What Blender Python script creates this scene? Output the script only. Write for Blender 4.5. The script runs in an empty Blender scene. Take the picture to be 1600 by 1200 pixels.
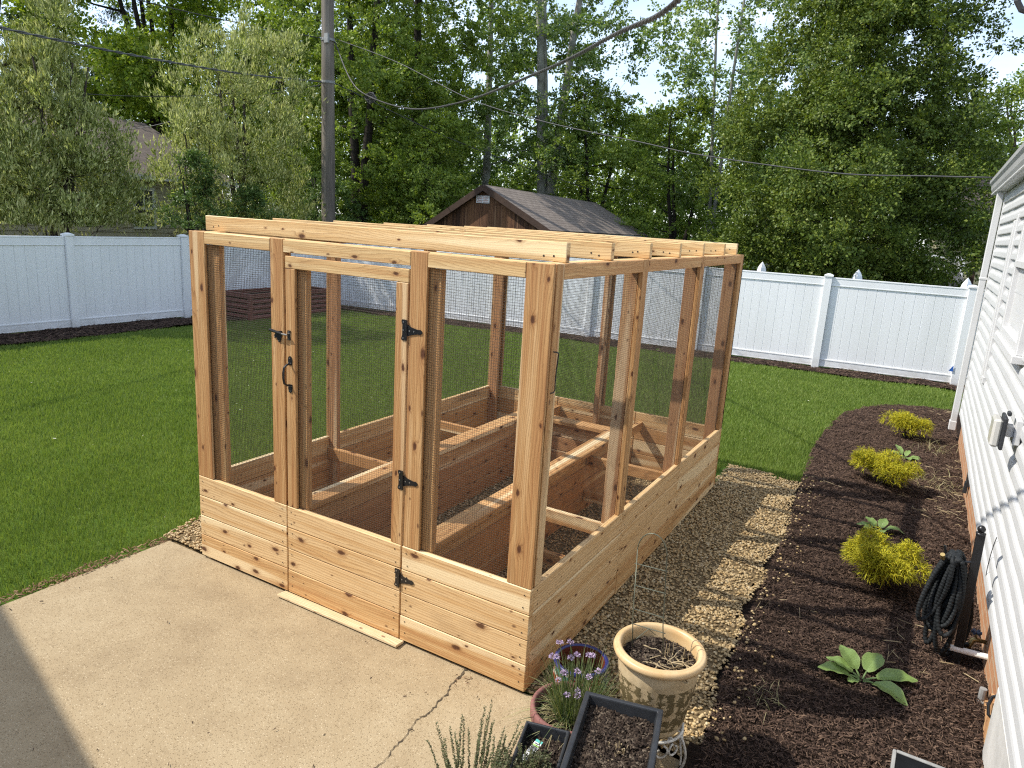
import bpy, math, random
import numpy as np
from mathutils import Vector, Matrix

SC = bpy.context.scene
COL = SC.collection
R = math.radians
rnd = random.Random(7)

# ------------------------------------------------------------------ camera
cd = bpy.data.cameras.new('camera')
cam = bpy.data.objects.new('camera', cd)
COL.objects.link(cam)
cd.sensor_fit = 'HORIZONTAL'
cd.sensor_width = 36.0
cd.lens = 36.0 * 1108.5 / 1600.0
cd.clip_start = 0.05
cd.clip_end = 600.0
_yaw, _pitch, _roll = -0.516954, -0.227441, 0.060736
_f = Vector((math.sin(_yaw) * math.cos(_pitch), math.cos(_yaw) * math.cos(_pitch), math.sin(_pitch)))
_r0 = Vector((math.cos(_yaw), -math.sin(_yaw), 0.0))
_u0 = _r0.cross(_f)
_r = _r0 * math.cos(_roll) + _u0 * math.sin(_roll)
_u = _r.cross(_f)
_m = Matrix(((_r.x, _u.x, -_f.x, 1.3835), (_r.y, _u.y, -_f.y, -2.7386), (_r.z, _u.z, -_f.z, 2.2516), (0, 0, 0, 1)))
cam.matrix_world = _m
SC.camera = cam

# ------------------------------------------------------------------ light
SUN_DIR = Vector((-0.80, -0.42, 1.0)).normalized()        # towards the sun
SUN_EL = math.asin(SUN_DIR.z)
SUN_AZ = math.atan2(SUN_DIR.x, SUN_DIR.y)
sl = bpy.data.lights.new('sun', 'SUN')
sl.energy = 3.35
sl.angle = R(0.53)
sl.color = (1.0, 0.945, 0.85)
sun = bpy.data.objects.new('sun', sl)
COL.objects.link(sun)
sun.rotation_euler = SUN_DIR.to_track_quat('Z', 'Y').to_euler()
sun.location = (-20, -10, 25)

W = bpy.data.worlds.new('World')
SC.world = W
W.use_nodes = True
wt = W.node_tree
wt.nodes.clear()
w_out = wt.nodes.new('ShaderNodeOutputWorld')
w_bg = wt.nodes.new('ShaderNodeBackground')
w_bg.inputs['Strength'].default_value = 0.15
sky = wt.nodes.new('ShaderNodeTexSky')
sky.sky_type = 'NISHITA'
sky.sun_disc = False
sky.sun_elevation = SUN_EL
sky.sun_rotation = SUN_AZ
sky.altitude = 100
sky.air_density = 1.0
sky.dust_density = 0.7
sky.ozone_density = 1.5
# thin high cloud, laid out in world directions
w_tc = wt.nodes.new('ShaderNodeTexCoord')
w_map = wt.nodes.new('ShaderNodeMapping')
w_map.inputs['Scale'].default_value = (1.2, 1.2, 4.0)
w_noise = wt.nodes.new('ShaderNodeTexNoise')
w_noise.inputs['Scale'].default_value = 2.6
w_noise.inputs['Detail'].default_value = 7
w_noise.inputs['Roughness'].default_value = 0.55
w_ramp = wt.nodes.new('ShaderNodeValToRGB')
w_ramp.color_ramp.elements[0].position = 0.36
w_ramp.color_ramp.elements[0].color = (0.18, 0.18, 0.18, 1)
w_ramp.color_ramp.elements[1].position = 0.68
w_ramp.color_ramp.elements[1].color = (0.66, 0.66, 0.66, 1)
w_mix = wt.nodes.new('ShaderNodeMixRGB')
w_mix.inputs['Color2'].default_value = (5.2, 5.7, 6.5, 1)
wt.links.new(w_tc.outputs['Generated'], w_map.inputs['Vector'])
wt.links.new(w_map.outputs['Vector'], w_noise.inputs['Vector'])
wt.links.new(w_noise.outputs['Fac'], w_ramp.inputs['Fac'])
wt.links.new(w_ramp.outputs['Color'], w_mix.inputs['Fac'])
wt.links.new(sky.outputs['Color'], w_mix.inputs['Color1'])
wt.links.new(w_mix.outputs['Color'], w_bg.inputs['Color'])
wt.links.new(w_bg.outputs['Background'], w_out.inputs['Surface'])

SC.view_settings.view_transform = 'Standard'
SC.view_settings.look = 'None'
SC.view_settings.gamma = 1.0
SC.view_settings.exposure = 0.86
SC.view_settings.use_curve_mapping = False
SC.cycles.max_bounces = 6
SC.cycles.diffuse_bounces = 3
SC.cycles.transmission_bounces = 3
SC.cycles.transparent_max_bounces = 4
SC.cycles.use_denoising = False
SC.cycles.filter_width = 1.2

# ------------------------------------------------------------------ helpers
def tag(o, label=None, cat=None, group=None, kind=None):
    if label: o['label'] = label
    if cat: o['category'] = cat
    if group: o['group'] = group
    if kind: o['kind'] = kind
    return o

def empty(name, loc, label, cat, group=None):
    o = bpy.data.objects.new(name, None)
    o.empty_display_size = 0.2
    o.location = loc
    COL.objects.link(o)
    return tag(o, label, cat, group)

def world_loc(o):
    v = Vector(o.location)
    while o.parent:
        o = o.parent
        v += Vector(o.location)
    return v

class MB:
    """collects pieces, then links them as one mesh object"""
    def __init__(self):
        self.V, self.F, self.U, self.M = [], [], [], []
    def face(self, idx, uv=None, m=0):
        self.F.append(tuple(idx)); self.U.append(uv); self.M.append(m)
    def poly(self, verts, faces, m=0):
        b = len(self.V)
        self.V += [tuple(v) for v in verts]
        for f in faces: self.face([b + i for i in f], None, m)
    def obox(self, c, ax, h, m=0, grain=None):
        """box: centre, three unit axes, half sizes; uv runs along the grain"""
        c = Vector(c); A = [Vector(a) for a in ax]
        b = len(self.V)
        for sx in (-1, 1):
            for sy in (-1, 1):
                for sz in (-1, 1):
                    self.V.append(tuple(c + A[0] * (sx * h[0]) + A[1] * (sy * h[1]) + A[2] * (sz * h[2])))
        def vi(s): return b + (s[0] > 0) * 4 + (s[1] > 0) * 2 + (s[2] > 0)
        g = grain if grain is not None else max(range(3), key=lambda i: h[i])
        off = (rnd.random() * 50, rnd.random() * 50)
        for k in range(3):
            i, j = (k + 1) % 3, (k + 2) % 3
            for s in (-1, 1):
                quad = []
                for (a, q) in ((-1, -1), (1, -1), (1, 1), (-1, 1)):
                    t = [0, 0, 0]; t[k] = s; t[i] = a; t[j] = q
                    quad.append(tuple(t))
                if s < 0: quad.reverse()
                uv = []
                for t in quad:
                    if k == g:
                        uu, vv = t[i] * h[i] * 0.3, t[j] * h[j]
                    else:
                        o_ = j if i == g else i
                        uu, vv = t[g] * h[g], t[o_] * h[o_]
                        vv += k * 0.37
                    uv.append((uu + off[0], vv + off[1]))
                self.face([vi(t) for t in quad], uv, m)
    def box(self, lo, hi, m=0, grain=None):
        c = [(a + b) / 2 for a, b in zip(lo, hi)]
        h = [abs(b - a) / 2 for a, b in zip(lo, hi)]
        self.obox(c, ((1, 0, 0), (0, 1, 0), (0, 0, 1)), h, m, grain)
    def bar(self, a, b, w, t, up=(0, 0, 1), m=0):
        a, b = Vector(a), Vector(b)
        d = (b - a); L = d.length; d.normalize()
        s = d.cross(Vector(up)).normalized()
        n = s.cross(d)
        self.obox((a + b) / 2, (d, s, n), (L / 2, w / 2, t / 2), m, 0)
    def tube(self, pts, r, n=6, m=0, closed=False):
        P = [Vector(p) for p in pts]
        k = len(P)
        rr = r if hasattr(r, '__len__') else [r] * k
        b = len(self.V)
        prev = None
        for i in range(k):
            if closed:
                t = P[(i + 1) % k] - P[i - 1]
            else:
                t = P[min(i + 1, k - 1)] - P[max(i - 1, 0)]
            if t.length < 1e-9: t = Vector((0, 0, 1))
            t.normalize()
            if prev is None:
                a = Vector((0, 0, 1)) if abs(t.z) < 0.9 else Vector((1, 0, 0))
                s = t.cross(a).normalized()
            else:
                s = (prev - t * prev.dot(t))
                s = s.normalized() if s.length > 1e-6 else t.orthogonal().normalized()
            prev = s
            q = t.cross(s)
            for j in range(n):
                an = 2 * math.pi * j / n
                self.V.append(tuple(P[i] + s * (math.cos(an) * rr[i]) + q * (math.sin(an) * rr[i])))
        for i in range(k if closed else k - 1):
            i2 = (i + 1) % k
            for j in range(n):
                j2 = (j + 1) % n
                self.face((b + i * n + j, b + i * n + j2, b + i2 * n + j2, b + i2 * n + j), None, m)
        if not closed:
            self.face([b + j for j in range(n)][::-1], None, m)
            self.face([b + (k - 1) * n + j for j in range(n)], None, m)
    def lathe(self, prof, c=(0, 0, 0), n=40, m=0, ripple=None):
        b = len(self.V)
        for (r, z) in prof:
            for j in range(n):
                an = 2 * math.pi * j / n
                q = r * (ripple(an, z) if ripple else 1.0)
                self.V.append((c[0] + q * math.cos(an), c[1] + q * math.sin(an), c[2] + z))
        for i in range(len(prof) - 1):
            for j in range(n):
                j2 = (j + 1) % n
                self.face((b + i * n + j, b + i * n + j2, b + (i + 1) * n + j2, b + (i + 1) * n + j), None, m)
    def disc(self, c, r, nrm=(0, 0, 1), n=8, m=0):
        nrm = Vector(nrm).normalized()
        s = nrm.orthogonal().normalized(); q = nrm.cross(s)
        b = len(self.V)
        for j in range(n):
            an = 2 * math.pi * j / n
            self.V.append(tuple(Vector(c) + s * (math.cos(an) * r) + q * (math.sin(an) * r)))
        self.face([b + j for j in range(n)], None, m)
    def build(self, name, mats, parent=None, origin=None, smooth=False, bevel=0.0):
        o0 = Vector((0, 0, 0))
        if parent is not None: o0 = world_loc(parent)
        elif origin is not None: o0 = Vector(origin)
        me = bpy.data.meshes.new(name)
        me.from_pydata([(v[0] - o0.x, v[1] - o0.y, v[2] - o0.z) for v in self.V], [], self.F)
        if not isinstance(mats, (list, tuple)): mats = [mats]
        for x in mats: me.materials.append(x)
        me.polygons.foreach_set('material_index', self.M)
        if any(u is not None for u in self.U):
            uvl = me.uv_layers.new(name='UVMap')
            flat = []
            for f, u in zip(self.F, self.U):
                for q in range(len(f)):
                    flat += list(u[q]) if u is not None else [0.0, 0.0]
            uvl.data.foreach_set('uv', flat)
        if smooth:
            me.polygons.foreach_set('use_smooth', [True] * len(self.F))
        me.update()
        o = bpy.data.objects.new(name, me)
        COL.objects.link(o)
        if parent is not None: o.parent = parent
        else: o.location = o0
        if bevel:
            bv = o.modifiers.new('edge', 'BEVEL'); bv.width = bevel; bv.segments = 1; bv.limit_method = 'ANGLE'
        return o

def npmesh(name, V, F, mat, parent=None, origin=None, smooth=False):
    """fast mesh from numpy arrays; F is (m, k)"""
    o0 = np.zeros(3)
    if parent is not None: o0 = np.array(world_loc(parent))
    elif origin is not None: o0 = np.array(origin, float)
    V = (np.asarray(V, float) - o0).astype(np.float32)
    F = np.asarray(F, np.int32)
    me = bpy.data.meshes.new(name)
    me.vertices.add(len(V)); me.vertices.foreach_set('co', V.ravel())
    k = F.shape[1]
    me.loops.add(F.size); me.loops.foreach_set('vertex_index', F.ravel())
    me.polygons.add(len(F))
    me.polygons.foreach_set('loop_start', np.arange(0, F.size, k, dtype=np.int32))
    if smooth: me.polygons.foreach_set('use_smooth', np.ones(len(F), bool))
    me.materials.append(mat)
    me.update(calc_edges=True)
    o = bpy.data.objects.new(name, me)
    COL.objects.link(o)
    if parent is not None: o.parent = parent
    else: o.location = o0
    return o

def copy_tree(o, parent=None):
    c = o.copy()
    COL.objects.link(c)
    if parent: c.parent = parent
    for ch in list(o.children): copy_tree(ch, c)
    return c

# ------------------------------------------------------------------ materials
class NT:
    def __init__(self, name):
        self.m = bpy.data.materials.new(name)
        self.m.use_nodes = True
        self.t = self.m.node_tree
        self.b = self.t.nodes['Principled BSDF']
        self.out = self.t.nodes['Material Output']
    def n(self, kind, **kw):
        x = self.t.nodes.new('ShaderNode' + kind)
        for k, v in kw.items(): setattr(x, k, v)
        return x
    def l(self, a, b): self.t.links.new(a, b)
    def val(self, sock, v):
        if hasattr(v, 'links') or hasattr(v, 'is_output'): self.l(v, sock)
        else: sock.default_value = v
    def math(self, op, a, b=0.0, c=None):
        x = self.n('Math', operation=op)
        self.val(x.inputs[0], a); self.val(x.inputs[1], b)
        if c is not None: self.val(x.inputs[2], c)
        return x.outputs[0]
    def noise(self, vec, scale, detail=4, rough=0.55, dist=0.0):
        x = self.n('TexNoise')
        if vec is not None: self.l(vec, x.inputs['Vector'])
        x.inputs['Scale'].default_value = scale; x.inputs['Detail'].default_value = detail
        x.inputs['Roughness'].default_value = rough; x.inputs['Distortion'].default_value = dist
        return x.outputs['Fac']
    def ramp(self, fac, stops):
        x = self.n('ValToRGB')
        e = x.color_ramp.elements
        while len(e) < len(stops): e.new(0.5)
        for i, (p, c) in enumerate(stops):
            e[i].position = p
            e[i].color = (c[0], c[1], c[2], 1) if hasattr(c, '__len__') else (c, c, c, 1)
        self.l(fac, x.inputs['Fac'])
        return x.outputs['Color']
    def mix(self, fac, a, b, mode='MIX'):
        x = self.n('MixRGB', blend_type=mode)
        self.val(x.inputs['Fac'], fac)
        for s, v in ((x.inputs['Color1'], a), (x.inputs['Color2'], b)):
            if hasattr(v, 'is_output'): self.l(v, s)
            else: s.default_value = (v[0], v[1], v[2], 1)
        return x.outputs['Color']
    def mapping(self, vec, scale=(1, 1, 1), loc=(0, 0, 0)):
        x = self.n('Mapping')
        x.inputs['Scale'].default_value = scale; x.inputs['Location'].default_value = loc
        self.l(vec, x.inputs['Vector'])
        return x.outputs['Vector']
    def bump(self, h, strength=0.3, dist=0.01):
        x = self.n('Bump')
        x.inputs['Strength'].default_value = strength; x.inputs['Distance'].default_value = dist
        self.l(h, x.inputs['Height'])
        self.l(x.outputs['Normal'], self.b.inputs['Normal'])
    def coord(self, which='Object'):
        return self.n('TexCoord').outputs[which]
    def pos(self):
        return self.n('NewGeometry').outputs['Position']
    def island(self):
        return self.n('NewGeometry').outputs['Random Per Island']

def plain(name, c, rough=0.6, var=0.12, scale=6.0, bump=0.0, spec=0.3, metal=0.0, dark=None, bscale=None):
    """colour with soft uneven tone; dark = colour of worn or dirty patches"""
    t = NT(name)
    p = t.coord()
    f = t.noise(p, scale, 6, 0.6)
    c2 = dark or [x * (1 - 2.2 * var) for x in c]
    col = t.ramp(f, [(0.3, c2), (0.62, c)])
    t.l(col, t.b.inputs['Base Color'])
    t.b.inputs['Roughness'].default_value = rough
    t.b.inputs['Specular IOR Level'].default_value = spec
    t.b.inputs['Metallic'].default_value = metal
    if bump: t.bump(t.noise(p, bscale or scale * 6, 5, 0.6), bump, 0.01)
    return t.m

def cedar(name, light, mid, red, knot_keep=0.6, tone=0.46):
    t = NT(name)
    uv = t.coord('UV')
    sep = t.n('SeparateXYZ'); t.l(uv, sep.inputs[0])
    u, v = sep.outputs[0], sep.outputs[1]
    isl = t.island()
    # knots
    kv = t.mapping(uv, (4.0, 8.0, 1))
    vor = t.n('TexVoronoi', voronoi_dimensions='2D'); vor.inputs['Scale'].default_value = 1.0
    t.l(kv, vor.inputs['Vector'])
    sc = t.n('SeparateColor'); t.l(vor.outputs['Color'], sc.inputs[0])
    keep = t.math('GREATER_THAN', sc.outputs[0], 1 - knot_keep)
    size = t.math('MULTIPLY_ADD', sc.outputs[1], 0.10, 0.035)
    wob = t.math('MULTIPLY_ADD', t.noise(t.mapping(uv, (22, 62, 1)), 1.0, 4, 0.65), 0.15, -0.07)
    dist = t.math('ADD', vor.outputs['Distance'], wob)
    q = t.math('DIVIDE', dist, size)
    core = t.math('MULTIPLY', t.math('SUBTRACT', 1.0, t.math('SMOOTHSTEP', q, 0.55, 1.0) if False else t.math('MINIMUM', t.math('MAXIMUM', t.math('MULTIPLY', t.math('SUBTRACT', q, 0.6), 2.2), 0.0), 1.0)), keep)
    halo = t.math('MULTIPLY', t.math('MAXIMUM', t.math('SUBTRACT', t.math('MULTIPLY', t.math('POWER', 2.718, t.math('MULTIPLY', q, -1.05)), 1.15), 0.08), 0.0), keep)
    # many small pin knots as well
    vor2 = t.n('TexVoronoi', voronoi_dimensions='2D'); vor2.inputs['Scale'].default_value = 1.0
    t.l(t.mapping(uv, (6.5, 11.0, 1), (4.3, 1.7, 0)), vor2.inputs['Vector'])
    sc2 = t.n('SeparateColor'); t.l(vor2.outputs['Color'], sc2.inputs[0])
    keep2 = t.math('GREATER_THAN', sc2.outputs[0], 0.84)
    q2 = t.math('DIVIDE', t.math('ADD', vor2.outputs['Distance'], wob), t.math('MULTIPLY_ADD', sc2.outputs[1], 0.05, 0.035))
    pin = t.math('MULTIPLY', t.math('MINIMUM', t.math('MAXIMUM', t.math('MULTIPLY', t.math('SUBTRACT', 1.5, q2), 1.2), 0.0), 1.0), keep2)
    # growth rings: contours of v warped by slow noise and bulging round the knots
    slow = t.noise(t.mapping(uv, (0.9, 5.0, 1)), 1.0, 2, 0.45)
    field = t.math('ADD', t.math('MULTIPLY', v, 64.0), t.math('MULTIPLY', slow, t.math('MULTIPLY_ADD', isl, 16.0, 6.0)))
    field = t.math('ADD', field, t.math('MULTIPLY', halo, 3.6))
    fine = t.noise(t.mapping(uv, (3.0, 240.0, 1)), 1.0, 3, 0.6)
    field = t.math('ADD', field, t.math('MULTIPLY', fine, 0.5))
    saw = t.math('FRACT', field)
    ring = t.math('POWER', saw, 3.4)
    streak = t.noise(t.mapping(uv, (0.7, 26.0, 1)), 1.0, 4, 0.65)
    grain = t.noise(t.mapping(t.mapping(uv, (1, 1, 1)), (1.6, 95.0, 1)), 1.0, 3, 0.6)
    tonef = t.math('ADD', t.math('MULTIPLY_ADD', t.math('SUBTRACT', streak, 0.5), 1.25, 0.31), t.math('MULTIPLY', isl, tone))
    tonef = t.math('ADD', tonef, t.math('MULTIPLY', t.math('SUBTRACT', grain, 0.5), 0.5))
    base = t.ramp(tonef, [(0.34, light), (0.52, mid), (0.74, red)])
    sapn = t.noise(t.mapping(uv, (0.30, 8.5, 1), (7, 2, 0)), 1.0, 1, 0.4)
    sap = t.math('MINIMUM', t.math('MULTIPLY', t.math('MAXIMUM', t.math('SUBTRACT', sapn, 0.61), 0.0), 14.0), 0.8)
    base = t.mix(sap, base, [min(0.9, x * y) for x, y in zip(light, (1.18, 1.36, 1.6))])
    col = t.mix(t.math('MULTIPLY', ring, t.math('MULTIPLY_ADD', sap, -0.4, 0.62)), base, [x * 0.50 * s for x, s in zip(red, (1, .9, .8))])
    col = t.mix(t.math('MULTIPLY', fine, 0.10), col, (0.16, 0.08, 0.035))
    col = t.mix(t.math('MINIMUM', t.math('MULTIPLY', halo, 1.25), 0.78), col, [x * s for x, s in zip(red, (0.55, 0.42, 0.34))])
    col = t.mix(t.math('MULTIPLY', core, 0.88), col, (0.075, 0.028, 0.014))
    col = t.mix(t.math('MULTIPLY', pin, 0.75), col, (0.11, 0.045, 0.022))
    # saw marks and handling stains
    st = t.noise(t.mapping(uv, (2.2, 3.2, 1), (3, 1, 0)), 1.0, 5, 0.65)
    col = t.mix(t.math('MULTIPLY', t.math('MAXIMUM', t.math('SUBTRACT', st, 0.56), 0.0), 1.6), col, (0.20, 0.115, 0.055))
    t.l(col, t.b.inputs['Base Color'])
    t.b.inputs['Roughness'].default_value = 0.72
    t.b.inputs['Specular IOR Level'].default_value = 0.25
    t.bump(t.math('ADD', t.math('MULTIPLY', ring, -0.35), t.math('ADD', fine, t.math('MULTIPLY', core, -1.0))), 0.28, 0.003)
    return t.m

def leaf(name, stops, trans=0.35, rough=0.45, spec=0.35, tint=(1.25, 1.3, 0.5), patch=0.45):
    """stops: colours spread over the leaves at random, plus slow patches through the crown"""
    t = NT(name)
    isl = t.island()
    p = t.n('TexCoord').outputs['Object']
    f = t.math('ADD', t.math('MULTIPLY', isl, 1 - patch), t.math('MULTIPLY', t.noise(p, 0.55, 3), patch))
    n = len(stops)
    col = t.ramp(f, [(0.12 + 0.76 * i / (n - 1), c) for i, c in enumerate(stops)])
    t.l(col, t.b.inputs['Base Color'])
    t.b.inputs['Roughness'].default_value = rough
    t.b.inputs['Specular IOR Level'].default_value = spec
    tr = t.n('BsdfTranslucent')
    t.l(t.mix(1.0, col, tint, 'MULTIPLY'), tr.inputs['Color'])
    mx = t.n('MixShader'); mx.inputs[0].default_value = trans
    t.l(t.b.outputs[0], mx.inputs[1]); t.l(tr.outputs[0], mx.inputs[2])
    t.l(mx.outputs[0], t.out.inputs['Surface'])
    return t.m

def island_mat(name, stops, rough=0.85, spec=0.2, bump=0.0, bscale=80):
    t = NT(name)
    isl = t.island()
    n = len(stops)
    col = t.ramp(isl, [(i / (n - 1), c) for i, c in enumerate(stops)])
    f = t.noise(t.pos(), 60, 4)
    col = t.mix(t.math('MULTIPLY', f, 0.35), col, [x * 0.55 for x in stops[n // 2]])
    t.l(col, t.b.inputs['Base Color'])
    t.b.inputs['Roughness'].default_value = rough
    t.b.inputs['Specular IOR Level'].default_value = spec
    if bump: t.bump(t.noise(t.pos(), bscale, 4), bump, 0.005)
    return t.m

M = {}
M['cedar'] = cedar('cedar', (0.76, 0.525, 0.27), (0.66, 0.41, 0.18), (0.52, 0.275, 0.11))
M['cedar_red'] = cedar('cedar_red', (0.64, 0.41, 0.21), (0.55, 0.325, 0.155), (0.44, 0.225, 0.105), 0.6)
M['cedar_post'] = cedar('cedar_post', (0.63, 0.40, 0.19), (0.52, 0.295, 0.12), (0.40, 0.19, 0.072), 0.6, 0.3)
M['spruce'] = cedar('spruce', (0.74, 0.53, 0.27), (0.66, 0.44, 0.20), (0.55, 0.31, 0.125), 0.78, 0.25)
M['pale_board'] = cedar('pale_board', (0.72, 0.57, 0.36), (0.66, 0.50, 0.29), (0.58, 0.40, 0.2), 0.1, 0.1)
M['black_metal'] = plain('black_metal', (0.012, 0.012, 0.013), 0.32, 0.1, 30, 0.05, 0.5)
M['screw'] = plain('screw', (0.45, 0.44, 0.42), 0.3, 0.1, 30, 0, 0.5, 0.8)
M['nail'] = plain('nail', (0.05, 0.035, 0.025), 0.7, 0.1)
M['black_wire'] = plain('black_wire', (0.070, 0.057, 0.043), 0.5, 0.05, 20, 0, 0.3)
def vinyl_mat():
    t = NT('vinyl')
    p = t.pos()
    sep = t.n('SeparateXYZ'); t.l(p, sep.inputs[0])
    st = t.noise(t.mapping(p, (3, 3, 0.5)), 1.0, 5, 0.6)
    col = t.ramp(st, [(0.35, (0.83, 0.84, 0.85)), (0.75, (0.74, 0.75, 0.75))])
    low = t.math('MAXIMUM', t.math('SUBTRACT', 1.0, t.math('MULTIPLY', t.math('ADD', sep.outputs[2], 0.06), 4.5)), 0.0)
    dirt = t.math('MULTIPLY', low, t.math('MULTIPLY_ADD', t.noise(t.mapping(p, (7, 7, 12)), 1.0, 5, 0.7), 1.6, -0.45))
    col = t.mix(t.math('MAXIMUM', t.math('MINIMUM', dirt, 0.5), 0.0), col, (0.30, 0.25, 0.18))
    t.l(col, t.b.inputs['Base Color']); t.b.inputs['Roughness'].default_value = 0.4
    return t.m
M['vinyl'] = vinyl_mat()
M['siding'] = plain('siding', (0.53, 0.535, 0.535), 0.5, 0.03, 2.0, 0.04, 0.35, bscale=25)
M['white_trim'] = plain('white_trim', (0.58, 0.58, 0.575), 0.45, 0.03, 3.0, 0, 0.4)
M['dirty_white'] = plain('dirty_white', (0.62, 0.61, 0.58), 0.6, 0.12, 5.0, 0.05, 0.3)
M['gutter'] = plain('gutter', (0.42, 0.42, 0.42), 0.4, 0.05, 3.0, 0, 0.4)
M['glass'] = plain('glass', (0.04, 0.05, 0.055), 0.06, 0.1, 1.0, 0, 0.6)
M['pole_wood'] = None
M['soil'] = plain('soil', (0.022, 0.015, 0.011), 0.95, 0.2, 30, 0.9, 0.1, bscale=90)
M['cable'] = plain('cable', (0.055, 0.055, 0.058), 0.5, 0.2, 8.0, 0, 0.3)
M['cable_pale'] = plain('cable_pale', (0.12, 0.12, 0.12), 0.5, 0.2, 8.0, 0, 0.3)
M['hose'] = plain('hose', (0.014, 0.017, 0.019), 0.62, 0.2, 40.0, 0.4, 0.3, bscale=160)
M['brass'] = plain('brass', (0.42, 0.31, 0.13), 0.4, 0.2, 40, 0, 0.5, 0.8)
M['pvc'] = plain('pvc', (0.80, 0.79, 0.75), 0.4, 0.08, 8, 0, 0.4)
M['grey_pipe'] = plain('grey_pipe', (0.30, 0.30, 0.29), 0.55, 0.15, 20, 0, 0.3)
M['black_plastic'] = plain('black_plastic', (0.032, 0.035, 0.040), 0.42, 0.2, 9, 0.1, 0.4, bscale=120)
M['matt_black'] = plain('matt_black', (0.010, 0.011, 0.013), 0.85, 0.2, 9, 0, 0.1)
M['white_iron'] = plain('white_iron', (0.66, 0.65, 0.61), 0.5, 0.1, 30, 0, 0.4, dark=(0.42, 0.38, 0.32))
M['wire_green'] = plain('wire_green', (0.15, 0.155, 0.11), 0.4, 0.15, 20, 0, 0.4, 0.4)
M['bark'] = plain('bark', (0.075, 0.060, 0.047), 0.9, 0.2, 5, 0.8, 0.15, bscale=25)
M['bark_dark'] = plain('bark_dark', (0.040, 0.033, 0.027), 0.9, 0.2, 5, 0.8, 0.15, bscale=25)
M['bark_pale'] = plain('bark_pale', (0.36, 0.35, 0.31), 0.85, 0.2, 3, 0.4, 0.15, bscale=15, dark=(0.14, 0.13, 0.11))

def pole_mat():
    t = NT('weathered_pole')
    p = t.coord()
    a = t.noise(t.mapping(p, (9, 9, 0.5)), 1.0, 6, 0.65)
    col = t.ramp(a, [(0.3, (0.075, 0.062, 0.05)), (0.55, (0.19, 0.16, 0.13)), (0.75, (0.29, 0.25, 0.205))])
    t.l(col, t.b.inputs['Base Color']); t.b.inputs['Roughness'].default_value = 0.9
    t.bump(a, 0.8, 0.02)
    return t.m
M['pole_wood'] = pole_mat()

def patio_mat():
    t = NT('patio_concrete')
    p = t.pos()
    big = t.noise(p, 0.8, 5, 0.6)
    med = t.noise(p, 6.0, 5, 0.65)
    col = t.ramp(t.math('ADD', t.math('MULTIPLY', big, 0.6), t.math('MULTIPLY', med, 0.4)), [(0.34, (0.275, 0.205, 0.122)), (0.5, (0.345, 0.265, 0.160)), (0.68, (0.40, 0.318, 0.20))])
    v = t.n('TexVoronoi'); v.inputs['Scale'].default_value = 110
    t.l(p, v.inputs['Vector'])
    sc = t.n('SeparateColor'); t.l(v.outputs['Color'], sc.inputs[0])
    pit = t.math('MULTIPLY', t.math('LESS_THAN', v.outputs['Distance'], 0.33), t.math('GREATER_THAN', sc.outputs[0], 0.62))
    col = t.mix(t.math('MULTIPLY', pit, 0.6), col, (0.14, 0.095, 0.05))
    lite = t.math('MULTIPLY', t.math('LESS_THAN', v.outputs['Distance'], 0.30), t.math('LESS_THAN', sc.outputs[0], 0.22))
    col = t.mix(t.math('MULTIPLY', lite, 0.5), col, (0.62, 0.52, 0.36))
    sp = t.noise(p, 24, 3, 0.5)
    col = t.mix(t.math('MULTIPLY', t.math('MAXIMUM', t.math('SUBTRACT', sp, 0.62), 0.0), 3.0), col, (0.22, 0.16, 0.09))
    t.l(col, t.b.inputs['Base Color']); t.b.inputs['Roughness'].default_value = 0.9
    t.b.inputs['Specular IOR Level'].default_value = 0.15
    t.bump(t.math('ADD', t.math('MULTIPLY', t.noise(p, 130, 3), 1.0), t.math('MULTIPLY', pit, -0.6)), 0.5, 0.006)
    return t.m
M['patio'] = patio_mat()

def ground_mat(name, stops, scale, bump=0.6, bscale=60, detail=8):
    t = NT(name)
    p = t.pos()
    f = t.noise(p, scale, detail, 0.65)
    col = t.ramp(f, [(0.3 + 0.4 * i / (len(stops) - 1), c) for i, c in enumerate(stops)])
    t.l(col, t.b.inputs['Base Color']); t.b.inputs['Roughness'].default_value = 0.95
    t.b.inputs['Specular IOR Level'].default_value = 0.1
    t.bump(t.noise(p, bscale, 6, 0.7), bump, 0.02)
    return t.m
M['turf'] = ground_mat('turf', [(0.055, 0.10, 0.014), (0.085, 0.14, 0.020), (0.12, 0.17, 0.03)], 2.0)
M['mulch_base'] = ground_mat('mulch_base', [(0.012, 0.008, 0.006), (0.028, 0.018, 0.013), (0.048, 0.031, 0.022)], 40, 1.0, 70)
M['gravel_base'] = ground_mat('gravel_base', [(0.10, 0.07, 0.035), (0.19, 0.135, 0.07), (0.26, 0.19, 0.10)], 40, 0.8, 60)
M['terrain'] = ground_mat('terrain', [(0.025, 0.045, 0.012), (0.035, 0.06, 0.014), (0.05, 0.075, 0.02)], 0.6, 0.5, 12)

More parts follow.
